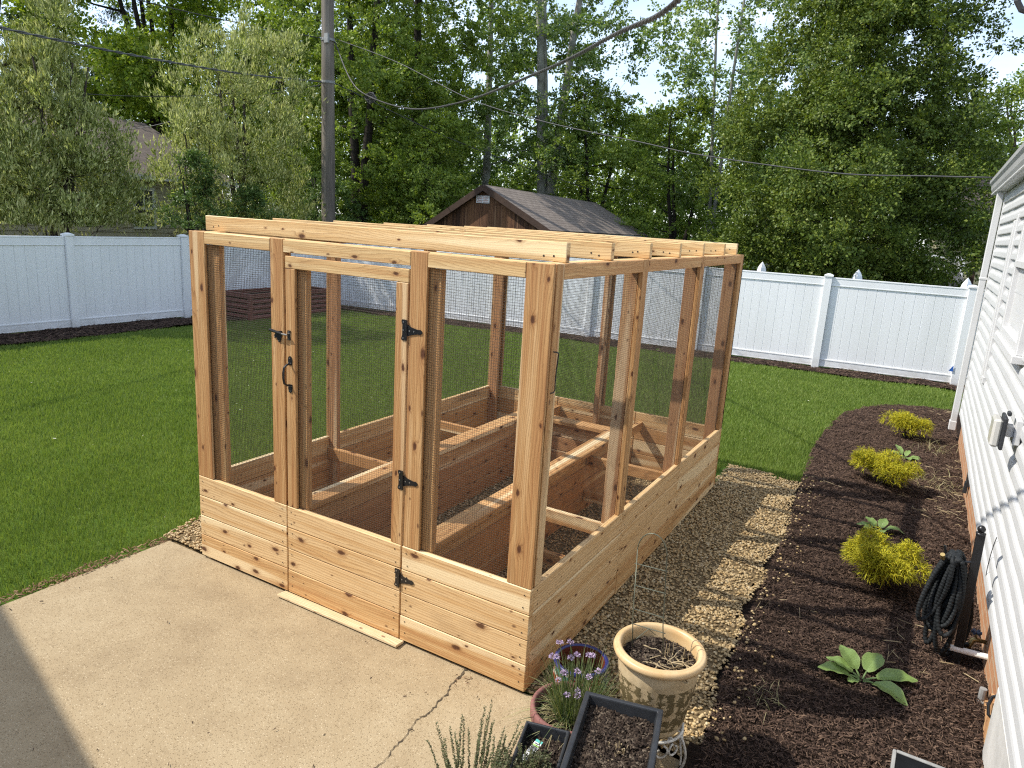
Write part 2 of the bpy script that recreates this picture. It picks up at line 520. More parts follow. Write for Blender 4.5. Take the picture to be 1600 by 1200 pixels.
def grass_mat():
    t = NT('grass_blades')
    p = t.pos()
    isl = t.island()
    big = t.noise(p, 0.42, 4, 0.6)
    med = t.noise(p, 2.6, 4, 0.6)
    f = t.math('ADD', t.math('MULTIPLY', isl, 0.42), t.math('ADD', t.math('MULTIPLY', big, 0.36), t.math('MULTIPLY', med, 0.22)))
    col = t.ramp(f, [(0.24, (0.096, 0.150, 0.033)), (0.5, (0.172, 0.242, 0.055)), (0.76, (0.285, 0.340, 0.100))])
    t.l(col, t.b.inputs['Base Color']); t.b.inputs['Roughness'].default_value = 0.5
    t.b.inputs['Specular IOR Level'].default_value = 0.25
    tr = t.n('BsdfTranslucent'); t.l(t.mix(1.0, col, (1.2, 1.25, 0.5), 'MULTIPLY'), tr.inputs['Color'])
    mx = t.n('MixShader'); mx.inputs[0].default_value = 0.35
    t.l(t.b.outputs[0], mx.inputs[1]); t.l(tr.outputs[0], mx.inputs[2]); t.l(mx.outputs[0], t.out.inputs['Surface'])
    return t.m
M['grass'] = grass_mat()
M['mulch'] = island_mat('mulch_chips', [(0.026, 0.016, 0.011), (0.049, 0.030, 0.022), (0.072, 0.044, 0.032), (0.102, 0.064, 0.045), (0.179, 0.118, 0.081)])
M['mulch_dry'] = island_mat('dry_mulch_chips', [(0.06, 0.03, 0.018), (0.14, 0.075, 0.04), (0.24, 0.14, 0.08), (0.33, 0.22, 0.13)])
M['pebble'] = island_mat('pebbles', [(0.20, 0.14, 0.075), (0.34, 0.235, 0.115), (0.46, 0.33, 0.16), (0.55, 0.42, 0.23), (0.42, 0.27, 0.11), (0.62, 0.52, 0.34)], 0.7, 0.3)
M['soil_bits'] = island_mat('potting_soil_bits', [(0.011, 0.007, 0.005), (0.022, 0.014, 0.010), (0.036, 0.024, 0.017), (0.058, 0.040, 0.028), (0.16, 0.125, 0.09)])
M['straw'] = island_mat('dry_stems', [(0.20, 0.15, 0.085), (0.34, 0.26, 0.15), (0.45, 0.36, 0.22)])
M['petal'] = island_mat('petals', [(0.34, 0.36, 0.16), (0.52, 0.52, 0.36), (0.6, 0.6, 0.5)])

def shingle_mat():
    t = NT('brown_shingles')
    p = t.coord()
    b = t.n('TexBrick'); b.offset = 0.5
    t.l(t.coord('UV'), b.inputs['Vector'])
    b.inputs['Color1'].default_value = (0.085, 0.066, 0.053, 1); b.inputs['Color2'].default_value = (0.125, 0.098, 0.079, 1)  # tree shade over the left house roof is put into these darker browns
    b.inputs['Mortar'].default_value = (0.045, 0.034, 0.028, 1)
    b.inputs['Scale'].default_value = 1.0; b.inputs['Mortar Size'].default_value = 0.012
    b.inputs['Brick Width'].default_value = 0.32; b.inputs['Row Height'].default_value = 0.15
    col = t.mix(t.math('MULTIPLY', t.noise(p, 25, 5, 0.7), 0.5), b.outputs['Color'], (0.10, 0.075, 0.058))
    t.l(col, t.b.inputs['Base Color']); t.b.inputs['Roughness'].default_value = 0.95
    t.bump(b.outputs['Fac'], -0.4, 0.01)
    return t.m
M['shingle'] = shingle_mat()
M['shed_shingle'] = M['shingle'].copy()
for _n in M['shed_shingle'].node_tree.nodes:
    if _n.type == 'TEX_BRICK':
        _n.inputs['Color1'].default_value = (0.19, 0.155, 0.13, 1); _n.inputs['Color2'].default_value = (0.26, 0.215, 0.18, 1); _n.inputs['Mortar'].default_value = (0.075, 0.058, 0.048, 1)

def brick_mat():
    t = NT('orange_brick')
    p = t.coord()
    sep = t.n('SeparateXYZ'); t.l(p, sep.inputs[0])
    cmb = t.n('CombineXYZ'); t.l(sep.outputs[1], cmb.inputs[0]); t.l(sep.outputs[2], cmb.inputs[1])
    b = t.n('TexBrick'); t.l(cmb.outputs[0], b.inputs['Vector'])
    b.inputs['Color1'].default_value = (0.38, 0.17, 0.075, 1); b.inputs['Color2'].default_value = (0.46, 0.235, 0.115, 1)
    b.inputs['Mortar'].default_value = (0.44, 0.33, 0.22, 1)
    b.inputs['Scale'].default_value = 1.0; b.inputs['Mortar Size'].default_value = 0.008
    b.inputs['Brick Width'].default_value = 0.2; b.inputs['Row Height'].default_value = 0.068
    col = t.mix(t.math('MULTIPLY', t.noise(p, 30, 5), 0.35), b.outputs['Color'], (0.26, 0.12, 0.06))
    t.l(col, t.b.inputs['Base Color']); t.b.inputs['Roughness'].default_value = 0.9
    t.bump(b.outputs['Fac'], -0.5, 0.008)
    return t.m
M['brick'] = brick_mat()

# ------------------------------------------------------------------ numpy scatter helpers
def rot_about(d, n):
    return np.cross(n, d)

def unit(a):
    return a / np.maximum(np.linalg.norm(a, axis=1, keepdims=True), 1e-9)

def leaves_np(g, C, D, N, L, Wd, fold=0.0):
    """one rhombic leaf per row: centre, long axis, normal, length, width"""
    D = unit(D); N = unit(N - D * (N * D).sum(1, keepdims=True)); S = np.cross(N, D)
    L = np.asarray(L).reshape(-1, 1); Wd = np.asarray(Wd).reshape(-1, 1)
    a = C - D * L * 0.5
    b = C + S * Wd * 0.5 - D * L * 0.05 + N * fold * Wd
    c = C + D * L * 0.5
    d = C - S * Wd * 0.5 - D * L * 0.05 + N * fold * Wd
    V = np.stack([a, b, c, d], 1).reshape(-1, 3)
    F = np.arange(len(C) * 4).reshape(-1, 4)
    return V, F

def shards_np(g, P, L, Wd, T=0.004, tilt=0.35):
    """flat splinters lying at all angles on the ground, each a thin closed wedge"""
    n = len(P)
    an = g.uniform(0, 2 * np.pi, n)
    D = np.stack([np.cos(an), np.sin(an), g.normal(0, tilt, n)], 1); D = unit(D)
    N = unit(np.stack([g.normal(0, tilt, n), g.normal(0, tilt, n), np.ones(n)], 1))
    N = unit(N - D * (N * D).sum(1, keepdims=True)); S = np.cross(N, D)
    L = L.reshape(-1, 1); Wd = Wd.reshape(-1, 1)
    t = T * g.uniform(0.5, 1.4, (n, 1))
    v = [P - D * L / 2 - S * Wd / 2, P - D * L / 2 + S * Wd / 2, P + D * L / 2 + S * Wd * 0.3, P + D * L / 2 - S * Wd * 0.3, P - D * L * 0.35 + N * t, P + D * L * 0.35 + N * t]
    V = np.stack(v, 1).reshape(-1, 3)
    f = np.array([[0, 1, 4, 4], [1, 2, 5, 4], [2, 3, 5, 5], [3, 0, 4, 5]])
    base = (np.arange(n) * 6).reshape(-1, 1, 1)
    Fq = base + f[None]
    tri = np.concatenate([Fq[:, :, [0, 1, 2]].reshape(-1, 3), Fq[:, [1, 3]][:, :, [0, 2, 3]].reshape(-1, 3)])
    return V, tri

_ICO_V = None
def ico():
    global _ICO_V, _ICO_F
    if _ICO_V is None:
        p = (1 + 5 ** .5) / 2
        v = np.array([(-1, p, 0), (1, p, 0), (-1, -p, 0), (1, -p, 0), (0, -1, p), (0, 1, p), (0, -1, -p), (0, 1, -p), (p, 0, -1), (p, 0, 1), (-p, 0, -1), (-p, 0, 1)], float)
        _ICO_V = v / np.linalg.norm(v, axis=1, keepdims=True)
        _ICO_F = np.array([(0, 11, 5), (0, 5, 1), (0, 1, 7), (0, 7, 10), (0, 10, 11), (1, 5, 9), (5, 11, 4), (11, 10, 2), (10, 7, 6), (7, 1, 8), (3, 9, 4), (3, 4, 2), (3, 2, 6), (3, 6, 8), (3, 8, 9), (4, 9, 5), (2, 4, 11), (6, 2, 10), (8, 6, 7), (9, 8, 1)])
    return _ICO_V, _ICO_F

def pebbles_np(g, P, s):
    v, f = ico()
    n = len(P)
    sc = np.stack([g.uniform(0.8, 1.35, n), g.uniform(0.65, 1.1, n), g.uniform(0.45, 0.8, n)], 1) * s.reshape(-1, 1)
    jit = 1 + g.normal(0, 0.13, (n, 12, 1))
    X = v[None] * jit * sc[:, None, :]
    a = g.uniform(0, 2 * np.pi, n); ca, sa = np.cos(a)[:, None], np.sin(a)[:, None]
    tl = g.normal(0, 0.35, n)[:, None]
    x, y, z = X[..., 0], X[..., 1], X[..., 2]
    y, z = y * np.cos(tl) - z * np.sin(tl), y * np.sin(tl) + z * np.cos(tl)
    X = np.stack([x * ca - y * sa, x * sa + y * ca, z], -1) + P[:, None, :]
    F = f[None] + (np.arange(n) * 12)[:, None, None]
    return X.reshape(-1, 3), F.reshape(-1, 3)

def vnoise(x, y, s, seed=0):
    """cheap smooth value noise for ground and edges"""
    r = np.random.RandomState(seed); T = r.rand(64, 64)
    a, b = np.asarray(x) * s, np.asarray(y) * s
    i, j = np.floor(a).astype(int), np.floor(b).astype(int)
    u, v = a - i, b - j
    u, v = u * u * (3 - 2 * u), v * v * (3 - 2 * v)
    g = lambda p, q: T[p % 64, q % 64]
    return (g(i, j) * (1 - u) + g(i + 1, j) * u) * (1 - v) + (g(i, j + 1) * (1 - u) + g(i + 1, j + 1) * u) * v

# ------------------------------------------------------------------ ground
ME = np.array([(0.87, -7), (0.86, 0.0), (0.80, 0.7), (0.775, 1.41), (0.76, 2.1), (0.75, 2.88), (0.69, 3.7), (0.645, 4.34), (0.59, 5.3), (0.60, 6.41), (0.70, 7.4), (0.90, 8.15), (1.30, 8.65), (1.9, 8.88), (2.9, 8.95)])
_seg = np.r_[0, np.cumsum(np.hypot(*np.diff(ME, axis=0).T))]

def mulch_left(y):
    """x of the bed's edge for y below the rounded far end"""
    return np.interp(y, ME[:12, 1], ME[:12, 0])

def in_mulch(x, y):
    top = np.interp(x, ME[10:, 0], ME[10:, 1])
    return (x > mulch_left(np.minimum(y, 8.15))) & (y < top) & (x < 2.9)

def wob(x, y, a=0.05, s=3.0, seed=3):
    return (vnoise(x, y, s, seed) - 0.5) * 2 * a

FENCE_A = math.atan(0.09)
def fence_y(x): return 10.1 + 0.09 * (x + 11.28)

def in_left_strip(x, y): return x < -10.36 + wob(x, y, 0.12, 1.3, 5)
def in_back_strip(x, y): return y > fence_y(x) - 0.66 + wob(x, y, 0.12, 1.3, 6)
def in_patio(x, y): return (x > -2.82) & (x < 0.86) & (y < 0.03)
def in_gravel(x, y):
    w = wob(x, y, 0.05, 4, 9)
    right = (x > -0.05) & (x < mulch_left(y) + w) & (y > 0.03) & (y < 4.30 + w - 0.06 * (x > 0.4))
    left = (x > -2.90 - 0.28 * np.clip(y, 0, 0.4) + w) & (x < -2.3) & (y > 0.03) & (y < 3.9)
    ins = (x > -2.42) & (x < 0) & (y > 0.03) & (y < 3.75)
    return right | left | ins
def in_lawn(x, y):
    return ~(in_mulch(x, y) | in_left_strip(x, y) | in_back_strip(x, y) | in_gravel(x, y) | ((x > -2.875 + wob(x, y, 0.035, 5, 2)) & (y < 0.06) & (x < 0.9)) | ((x > -0.1) & (x < 1.2) & (y < 4.27 + wob(x, y, 0.04, 5, 9))) | (x > 2.95)) & (x > -11.3)

s = MB(); s.poly([(-260, -260, -0.13), (260, -260, -0.13), (260, 260, -0.13), (-260, 260, -0.13)], [(0, 1, 2, 3)])
tag(s.build('ground', M['terrain']), kind='structure')
s = MB(); s.poly([(-11.25, -6, -0.055), (4.0, -6, -0.055), (4.0, fence_y(4.0), -0.055), (-11.25, fence_y(-11.25), -0.055)], [(0, 1, 2, 3)])
tag(s.build('lawn', M['turf']), kind='structure')

def patch(name, x0, x1, y0, y1, step, mask, z, amp, mat, seed, label=None):
    """bumpy ground sheet cut to a mask"""
    xs = np.arange(x0, x1 + step, step); ys = np.arange(y0, y1 + step, step)
    X, Y = np.meshgrid(xs, ys)
    Z = z + amp * (vnoise(X, Y, 3.1, seed) + 0.6 * vnoise(X, Y, 11, seed + 1) + 0.4 * vnoise(X, Y, 27, seed + 2) - 1.0)
    k = mask(X, Y)
    nx = len(xs)
    idx = np.arange(X.size).reshape(X.shape)
    cell = k[:-1, :-1] & k[1:, :-1] & k[:-1, 1:] & k[1:, 1:]
    F = np.stack([idx[:-1, :-1][cell], idx[:-1, 1:][cell], idx[1:, 1:][cell], idx[1:, :-1][cell]], 1)
    used = np.unique(F); remap = -np.ones(X.size, int); remap[used] = np.arange(len(used))
    V = np.stack([X.ravel(), Y.ravel(), Z.ravel()], 1)[used]
    o = npmesh(name, V, remap[F], mat, smooth=True)
    return tag(o, label, kind='structure')
patch('mulch_bed', 0.5, 2.95, -4.0, 9.0, 0.05, lambda x, y: in_mulch(x, y) | ((x > 0.80) & (y < 0.1)), -0.008, 0.045, M['mulch_base'], 11)
patch('fence_mulch', -11.3, -9.9, -5.0, 10.3, 0.08, lambda x, y: in_left_strip(x, y) & (y < fence_y(x)), -0.03, 0.05, M['mulch_base'], 21)
patch('fence_mulch', -10.5, 3.4, 8.9, 11.6, 0.08, lambda x, y: in_back_strip(x, y) & (y < fence_y(x) + .05), -0.03, 0.05, M['mulch_base'], 31)
patch('gravel_bed', -3.2, 1.2, -0.02, 4.5, 0.06, in_gravel, -0.028, 0.02, M['gravel_base'], 41)
patch('gravel_bed', -3.2, -2.3, -0.03, 0.6, 0.03, lambda x, y: in_gravel(x, np.maximum(y, 0.04)), -0.046, 0.006, M['gravel_base'], 45)
patch('gravel_bed', 0.2, 1.2, 0.0, 4.6, 0.06, lambda x, y: (x > mulch_left(y) - 0.25) & (x < mulch_left(y) + 0.2) & (y < 4.4), -0.050, 0.008, M['mulch_base'], 43)

# concrete patio slab with a rounded lip
s = MB()
s.box((-2.82, -8.0, -0.125), (0.86, 0.03, -0.03), 0)
patio = tag(s.build('patio', M['patio'], origin=(-1, -1, -0.125), bevel=0.012), kind='structure')
# the crack: a thin irregular seam filled with dark dirt
g = np.random.RandomState(3)
cp = [(-0.352, 0.03), (-0.338, -0.06), (-0.345, -0.13), (-0.315, -0.20), (-0.318, -0.28), (-0.300, -0.36), (-0.322, -0.43), (-0.305, -0.52), (-0.296, -0.61), (-0.282, -0.72), (-0.29, -0.9), (-0.25, -1.1)]
pts = []
for (a, b) in zip(cp[:-1], cp[1:]):
    for k in range(7):
        t_ = k / 7
        pts.append((a[0] + (b[0] - a[0]) * t_ + g.normal(0, 0.0032), a[1] + (b[1] - a[1]) * t_))
s = MB()
for i, (x, y) in enumerate(pts):
    w = abs(g.normal(0.0022, 0.0016)) * (2.0 if i < 14 else 1.0 if i < 40 else 0.6) + 0.0006
    s.V.append((x - w, y, -0.0265)); s.V.append((x + w, y, -0.0265))
for i in range(len(pts) - 1): s.face((2 * i, 2 * i + 2, 2 * i + 3, 2 * i + 1))
M['crack'] = plain('crack_dirt', (0.11, 0.085, 0.055), 0.95, 0.25, 40)
s.build('crack', M['crack'], parent=patio)

# grass blades, denser close to the patio
def grass():
    g = np.random.RandomState(12)
    P = []
    cx, cy = 1.38, -2.74
    for (x0, x1, y0, y1, dens) in ((-11.3, -2.6, -6, 10.9, 9500), (-2.6, 3.0, 3.6, 11.4, 9500)):
        n = int((x1 - x0) * (y1 - y0) * dens)
        x = g.uniform(x0, x1, n); y = g.uniform(y0, y1, n)
        d = np.hypot(x - cx, y - cy)
        vx, vy = (x - cx) / d, (y - cy) / d
        fwd = vx * -0.495 + vy * 0.869
        keep = (g.rand(n) < np.clip((6.2 / d) ** 1.35, 0.12, 1.0)) & in_lawn(x, y) & (fwd > 0.70)
        # thinner turf along the worn edge
        P.append(np.stack([x[keep], y[keep], d[keep]], 1))
    P = np.concatenate(P)
    n = len(P)
    d = P[:, 2]
    h = g.uniform(0.020, 0.038, n) * (0.8 + 0.5 * vnoise(P[:, 0], P[:, 1], 2.5, 8))
    w = g.uniform(0.0020, 0.0036, n) * np.clip(d / 6.0, 0.9, 2.2)
    an = g.uniform(0, 2 * np.pi, n)
    lean = g.uniform(0.05, 0.75, n)
    sx, sy = np.cos(an), np.sin(an)
    la = g.uniform(0, 2 * np.pi, n)
    z0 = np.full(n, -0.050)
    a = np.stack([P[:, 0] - sx * w, P[:, 1] - sy * w, z0], 1)
    b = np.stack([P[:, 0] + sx * w, P[:, 1] + sy * w, z0], 1)
    c = np.stack([P[:, 0] + np.cos(la) * lean * h, P[:, 1] + np.sin(la) * lean * h, z0 + h * 1.25], 1)
    V = np.stack([a, b, c], 1).reshape(-1, 3)
    o = npmesh('lawn_grass', V, np.arange(3 * n).reshape(-1, 3), M['grass'])
    tag(o, 'bright green mown grass of the lawn', 'grass', kind='stuff')
    return n
n_grass = grass()

def petals():
    g = np.random.RandomState(5)
    n = 650
    x = g.uniform(-11, 2.5, n); y = g.uniform(-2, 10.8, n)
    k = in_lawn(x, y); x, y = x[k], y[k]; n = len(x)
    an = g.uniform(0, 6.28, n)
    D = np.stack([np.cos(an), np.sin(an), g.normal(0, .2, n)], 1)
    N = np.stack([g.normal(0, .4, n), g.normal(0, .4, n), np.ones(n)], 1)
    L = g.uniform(0.010, 0.028, n) * np.where(g.rand(n) < 0.05, 2.2, 1)
    V, F = leaves_np(g, np.stack([x, y, g.uniform(-0.012, 0.004, n)], 1), D, N, L, L * 0.4)
    tag(npmesh('fallen_catkins', V, F, M['petal']), 'small pale petals and catkins scattered over the lawn', 'petals', kind='stuff')
petals()

def chips(name, n, box, mask, zf, mat, label, L=(0.012, 0.05), Wd=(0.003, 0.010), seed=1, kind='stuff', cat='mulch', tilt=0.3):
    g = np.random.RandomState(seed)
    x = g.uniform(box[0], box[1], n); y = g.uniform(box[2], box[3], n)
    k = mask(x, y); x, y = x[k], y[k]; n = len(x)
    P = np.stack([x, y, zf(x, y) + g.uniform(0.0, 0.014, n)], 1)
    V, F = shards_np(g, P, g.uniform(L[0], L[1], n) * np.where(g.rand(n) < 0.05, 1.7, 1.0), g.uniform(Wd[0], Wd[1], n), tilt=tilt)
    return tag(npmesh(name, V, F, mat), label, cat, kind=kind)
def zb(z, amp, seed):
    return lambda x, y: z + amp * (vnoise(x, y, 3.1, seed) + 0.6 * vnoise(x, y, 11, seed + 1) + 0.4 * vnoise(x, y, 27, seed + 2) - 1.0)
chips('mulch_chips', 130000, (0.55, 2.0, -0.6, 9.0), in_mulch, zb(-0.008, 0.045, 11), M['mulch'], 'dark brown shredded mulch over the planting bed by the house', L=(0.008, 0.036), Wd=(0.002, 0.0055), seed=2, tilt=0.4)
chips('bed_litter', 900, (0.75, 2.0, -0.3, 9.0), lambda x, y: in_mulch(x, y) & (vnoise(x, y, 1.2, 77) + 0.35 * (x > 1.5) + 0.1 * (y > 4) > 0.92), zb(0.006, 0.045, 11), M['straw'], 'dry straw stems lying on the mulch bed', L=(0.03, 0.12), Wd=(0.0015, 0.004), seed=4, cat='litter', tilt=0.2)
chips('fence_chips', 16000, (-11.25, -10.0, -1.0, 10.2), lambda x, y: in_left_strip(x, y) & (y < fence_y(x)), zb(-0.03, 0.05, 21), M['mulch'], 'brown mulch along the foot of the left fence', L=(0.03, 0.09), Wd=(0.006, 0.016), seed=6)
chips('fence_chips', 20000, (-10.5, 2.9, 9.0, 11.4), lambda x, y: in_back_strip(x, y) & (y < fence_y(x)), zb(-0.03, 0.05, 31), M['mulch'], 'brown mulch along the foot of the back fence', L=(0.03, 0.09), Wd=(0.006, 0.016), seed=7)
chips('edging_chips', 3000, (-2.97, -2.76, -4.2, 0.1), lambda x, y: (x < -2.80 + wob(x, y, 0.03, 6, 4)) & (x > -2.90), lambda x, y: -0.034 + 0 * x, M['mulch_dry'], 'dry reddish bark chips along the edge between patio and lawn', L=(0.010, 0.04), Wd=(0.003, 0.008), seed=8)
chips('patio_litter', 85, (-2.8, 0.8, -3.2, 0.0), lambda x, y: vnoise(x, y, 1.7, 15) > 0.35, lambda x, y: -0.031 + 0 * x, M['mulch'], 'tiny leaf crumbs and twigs scattered on the patio', L=(0.005, 0.024), Wd=(0.002, 0.006), seed=9, cat='litter', tilt=0.1)
chips('crack_debris', 60, (-0.37, -0.27, -0.16, 0.02), lambda x, y: vnoise(x, y, 30, 3) > 0.45, lambda x, y: -0.031 + 0 * x, M['mulch_dry'], 'dry crumbs gathered in the patio crack at the wall', L=(0.006, 0.025), Wd=(0.002, 0.004), seed=10, cat='litter')

def gravel():
    g = np.random.RandomState(31)
    n = 62000
    x = g.uniform(-3.1, 0.95, n); y = g.uniform(0.03, 4.4, n)
    k = in_gravel(x, y)
    k &= ~((x < -2.42) & (y > 1.2))
    k &= g.rand(n) < np.where((x > -2.42) & (x < -0.05), 0.55, 1.0)
    x, y = x[k], y[k]; n = len(x)
    sz = g.uniform(0.0062, 0.0118, n)
    P = np.stack([x, y, zb(-0.028, 0.02, 41)(x, y) + sz * 0.3 + g.uniform(0, 0.006, n)], 1)
    V, F = pebbles_np(g, P, sz)
    tag(npmesh('gravel', V, F, M['pebble'], smooth=True), 'tan pea gravel around and inside the cedar enclosure', 'gravel', kind='stuff')
    # strays kicked onto the mulch and the patio edge
    n = 170
    y = g.uniform(0.2, 4.4, n); x = mulch_left(y) + np.abs(g.normal(0.02, 0.09, n))
    sz = g.uniform(0.006, 0.012, n)
    V, F = pebbles_np(g, np.stack([x, y, zb(0.008, 0.045, 11)(x, y)], 1), sz)
    tag(npmesh('stray_pebbles', V, F, M['pebble'], smooth=True), 'loose pebbles strayed from the gravel onto the mulch', 'gravel', kind='stuff')
gravel()

# ------------------------------------------------------------------ cedar garden enclosure
EW, ED, BH, TOP = 2.44, 3.567, 0.541, 2.076
enc = empty('garden_enclosure', (-1.22, 1.78, -0.03), 'cedar walk-in garden enclosure with wire mesh walls, plank base and open rafters', 'garden enclosure')
FRONT = lambda s_, d: (s_ - EW, d)
RIGHT = lambda s_, d: (-d, s_)
LEFT = lambda s_, d: (-EW + d, s_)
BACK = lambda s_, d: (s_ - EW, ED - d)

def wbox(mb, fr, s0, s1, d0, d1, z0, z1, m=0):
    a, b = fr(s0, d0), fr(s1, d1)
    mb.box((min(a[0], b[0]), min(a[1], b[1]), z0), (max(a[0], b[0]), max(a[1], b[1]), z1), m)

def boards(name, fr, s0, s1, parent=enc, n=4, z0=0.0, z1=BH, d0=0.0, d1=0.035, mats=None, nails=True, label=None, bev=0.0035):
    mb = MB()
    hgt = (z1 - z0) / n
    for k in range(n):
        wbox(mb, fr, s0 + rnd.uniform(0, .0015), s1 - rnd.uniform(0, .0015), d0 + rnd.uniform(0, .0022), d1, z0 + k * hgt + (0.0017 if k else -0.012), z0 + (k + 1) * hgt - 0.0017)
        if nails:
            nv = Vector((fr(0, -1)[0] - fr(0, 0)[0], fr(0, -1)[1] - fr(0, 0)[1], 0))
            for sx in (s0 + 0.035, s1 - 0.035):
                for zz in (0.25, 0.76):
                    q = fr(sx + rnd.uniform(-.006, .006), d0 - 0.0012)
                    mb.disc((q[0], q[1], z0 + (k + zz) * hgt + rnd.uniform(-.006, .006)), 0.0042, nv, 7, 1)
    o = mb.build(name, mats or [M['cedar'], M['nail']], parent, bevel=bev)
    if label: o['label'] = label
    return o

def mesh_panel(fr, s0, s1, z0, z1, d=0.03, parent=enc, pitch=0.0127, w=0.00074, seed=0):
    """welded wire: round-ish wires as real geometry, slightly wavy"""
    g = np.random.RandomState(seed + 100)
    V, F = [], []
    def wire(p, q, k, ax):
        t = np.linspace(0, 1, k)[:, None]
        P = np.array(p)[None] * (1 - t) + np.array(q)[None] * t
        wave = 0.003 * np.sin(P[:, 0] * 7.1 + P[:, 1] * 5.3 + seed) + 0.0025 * np.sin(P[:, 2] * 9.0 + seed * 2 + P[:, 0] * 3)
        nv = np.array([fr(0, 1)[0] - fr(0, 0)[0], fr(0, 1)[1] - fr(0, 0)[1], 0.0])
        P = P + nv * wave[:, None]
        e1 = nv; e2 = np.cross(np.array(q) - np.array(p), nv); e2 = e2 / np.linalg.norm(e2)
        b = sum(len(v) for v in V)
        ring = np.stack([P + e1 * w, P + e2 * w, P - e1 * w, P - e2 * w], 1)
        V.append(ring.reshape(-1, 3))
        i = np.arange(k - 1)[:, None]; j = np.arange(4)[None]
        F.append(np.stack([b + i * 4 + j, b + i * 4 + (j + 1) % 4, b + (i + 1) * 4 + (j + 1) % 4, b + (i + 1) * 4 + j], -1).reshape(-1, 4))
    for s_ in np.arange(s0, s1 + 1e-6, pitch):
        a = fr(s_, d); wire((a[0], a[1], z0), (a[0], a[1], z1), 14, 2)
    for z in np.arange(z0, z1 + 1e-6, pitch):
        a, b = fr(s0, d + 2 * w), fr(s1, d + 2 * w); wire((a[0], a[1], z), (b[0], b[1], z), 9, 0)
    return npmesh('wire_mesh', np.concatenate(V), np.concatenate(F), M['black_wire'], parent)

def stick(name, fr, s0, s1, d0, d1, z0, z1, mat='cedar', parent=enc, bev=0.003):
    mb = MB(); wbox(mb, fr, s0, s1, d0, d1, z0, z1)
    return mb.build(name, M[mat], parent, bevel=bev)

S = lambda x: x + EW            # world x to a distance along the front or back wall
# plank base
boards('board_panel', FRONT, 0.0, S(-1.643))
boards('board_panel', FRONT, S(-0.783), EW)
for a, b in ((0.037, 1.172), (1.176, 2.326), (2.33, ED - 0.037)):
    boards('board_panel', RIGHT, a, b)
    boards('board_panel', LEFT, a, b, nails=False)
for a, b in ((0.0, 0.80), (0.804, 1.63), (1.634, EW)):
    boards('board_panel', BACK, a, b, nails=False)
# corner trims in front, studs behind the mesh
T0, T1 = 0.003, 0.0195
ZB = BH - 0.001
stick('corner_post', FRONT, 0.0, 0.138, T0, T1, BH, TOP, 'cedar_post')
stick('corner_post', FRONT, EW - 0.139, EW, T0, T1, BH, TOP, 'cedar_post')
stick('post', FRONT, S(-1.750), S(-1.648), T0, T1 + 0.002, BH, TOP + 0.002, 'cedar_post')
stick('post', FRONT, S(-0.776), S(-0.674), T0, T1 + 0.002, BH, TOP + 0.002, 'cedar_post')
stick('stud', FRONT, 0.12, S(-2.205), 0.030, 0.068, BH, 2.0)
stick('stud', FRONT, S(-1.752), S(-1.700), 0.040, 0.110, 0.0, 2.0)
stick('stud', FRONT, S(-0.715), S(-0.608), 0.030, 0.068, BH, 2.0)
stick('stud', FRONT, EW - 0.139, EW - 0.09, 0.036, 0.10, 0.0, 2.0, 'cedar_red')
# right and left side frames
for fr in (RIGHT, LEFT):
    stick('corner_post', fr, 0.033, 0.104, 0.001, 0.030, BH, TOP, 'cedar_post')
    stick('corner_post', fr, ED - 0.105, ED - 0.002, 0.001, 0.030, BH, TOP, 'cedar_post')
    for c in (1.146, 2.312):
        hw_ = 0.042 if fr is RIGHT else 0.022
        stick('post', fr, c - hw_, c + hw_, 0.001, 0.028, BH, TOP + 0.001, 'cedar_post')
        stick('stud', fr, c - 0.026, c + 0.012, 0.034, 0.118, -0.03, 2.0, 'cedar_red')
    stick('stud', fr, ED - 0.128, ED - 0.09, 0.034, 0.128, -0.03, 2.0, 'cedar_red')
for c in (S(-1.19),):
    stick('post', BACK, c - 0.045, c + 0.045, 0.001, 0.028, BH, TOP)
    stick('stud', BACK, c - 0.025, c + 0.02, 0.034, 0.11, -0.03, 2.0, 'cedar_red')
stick('corner_post', BACK, 0.001, 0.12, 0.001, 0.029, BH, TOP)
stick('corner_post', BACK, EW - 0.12, EW - 0.001, 0.001, 0.029, BH, TOP)
# top rails between the posts, and flat plates the rafters sit on
for a, b in ((0.139, S(-1.751)), (S(-1.647), S(-0.777)), (S(-0.673), EW - 0.140)):
    stick('top_rail', FRONT, a, b, 0.002, 0.034, 2.006, 2.074, 'spruce')
stick('top_plate', FRONT, 0.04, EW - 0.04, 0.036, 0.115, 2.036, 2.0745, 'spruce')
for fr in (RIGHT, LEFT):
    for a, b in (((0.105, 1.103), (1.189, 2.269), (2.355, ED - 0.106)) if fr is RIGHT else ((0.105, 1.123), (1.169, 2.289), (2.335, ED - 0.106))):
        stick('top_rail', fr, a, b, 0.002, 0.032, 2.006, 2.0745)
    stick('top_plate', fr, 0.118, ED - 0.04, 0.034, 0.110, 2.036, 2.0752, 'spruce')
stick('top_rail', BACK, 0.121, EW - 0.121, 0.002, 0.034, 2.006, 2.074)
# rafters on edge
for i, y in enumerate((0.195, 0.715, 1.285, 1.855, 2.455, 3.04, 3.45)):
    mb = MB()
    dx = rnd.uniform(-.012, .012)
    mb.box((-2.515 + dx, y - 0.019, 2.0765), (-0.035 + dx, y + 0.019, 2.0765 + 0.089))
    for px in (-0.10, -0.145):
        mb.disc((px + rnd.uniform(-.01, .01), y - 0.0198, 2.105 + rnd.uniform(-.008, .012)), 0.0055, (0, -1, 0), 7, 1)
        mb.disc((-2.41 + rnd.uniform(-.03, .03), y - 0.0198, 2.105 + rnd.uniform(-.008, .012)), 0.005, (0, -1, 0), 7, 1)
    mb.build('rafter', [M['spruce'], M['nail']], enc, bevel=0.003)
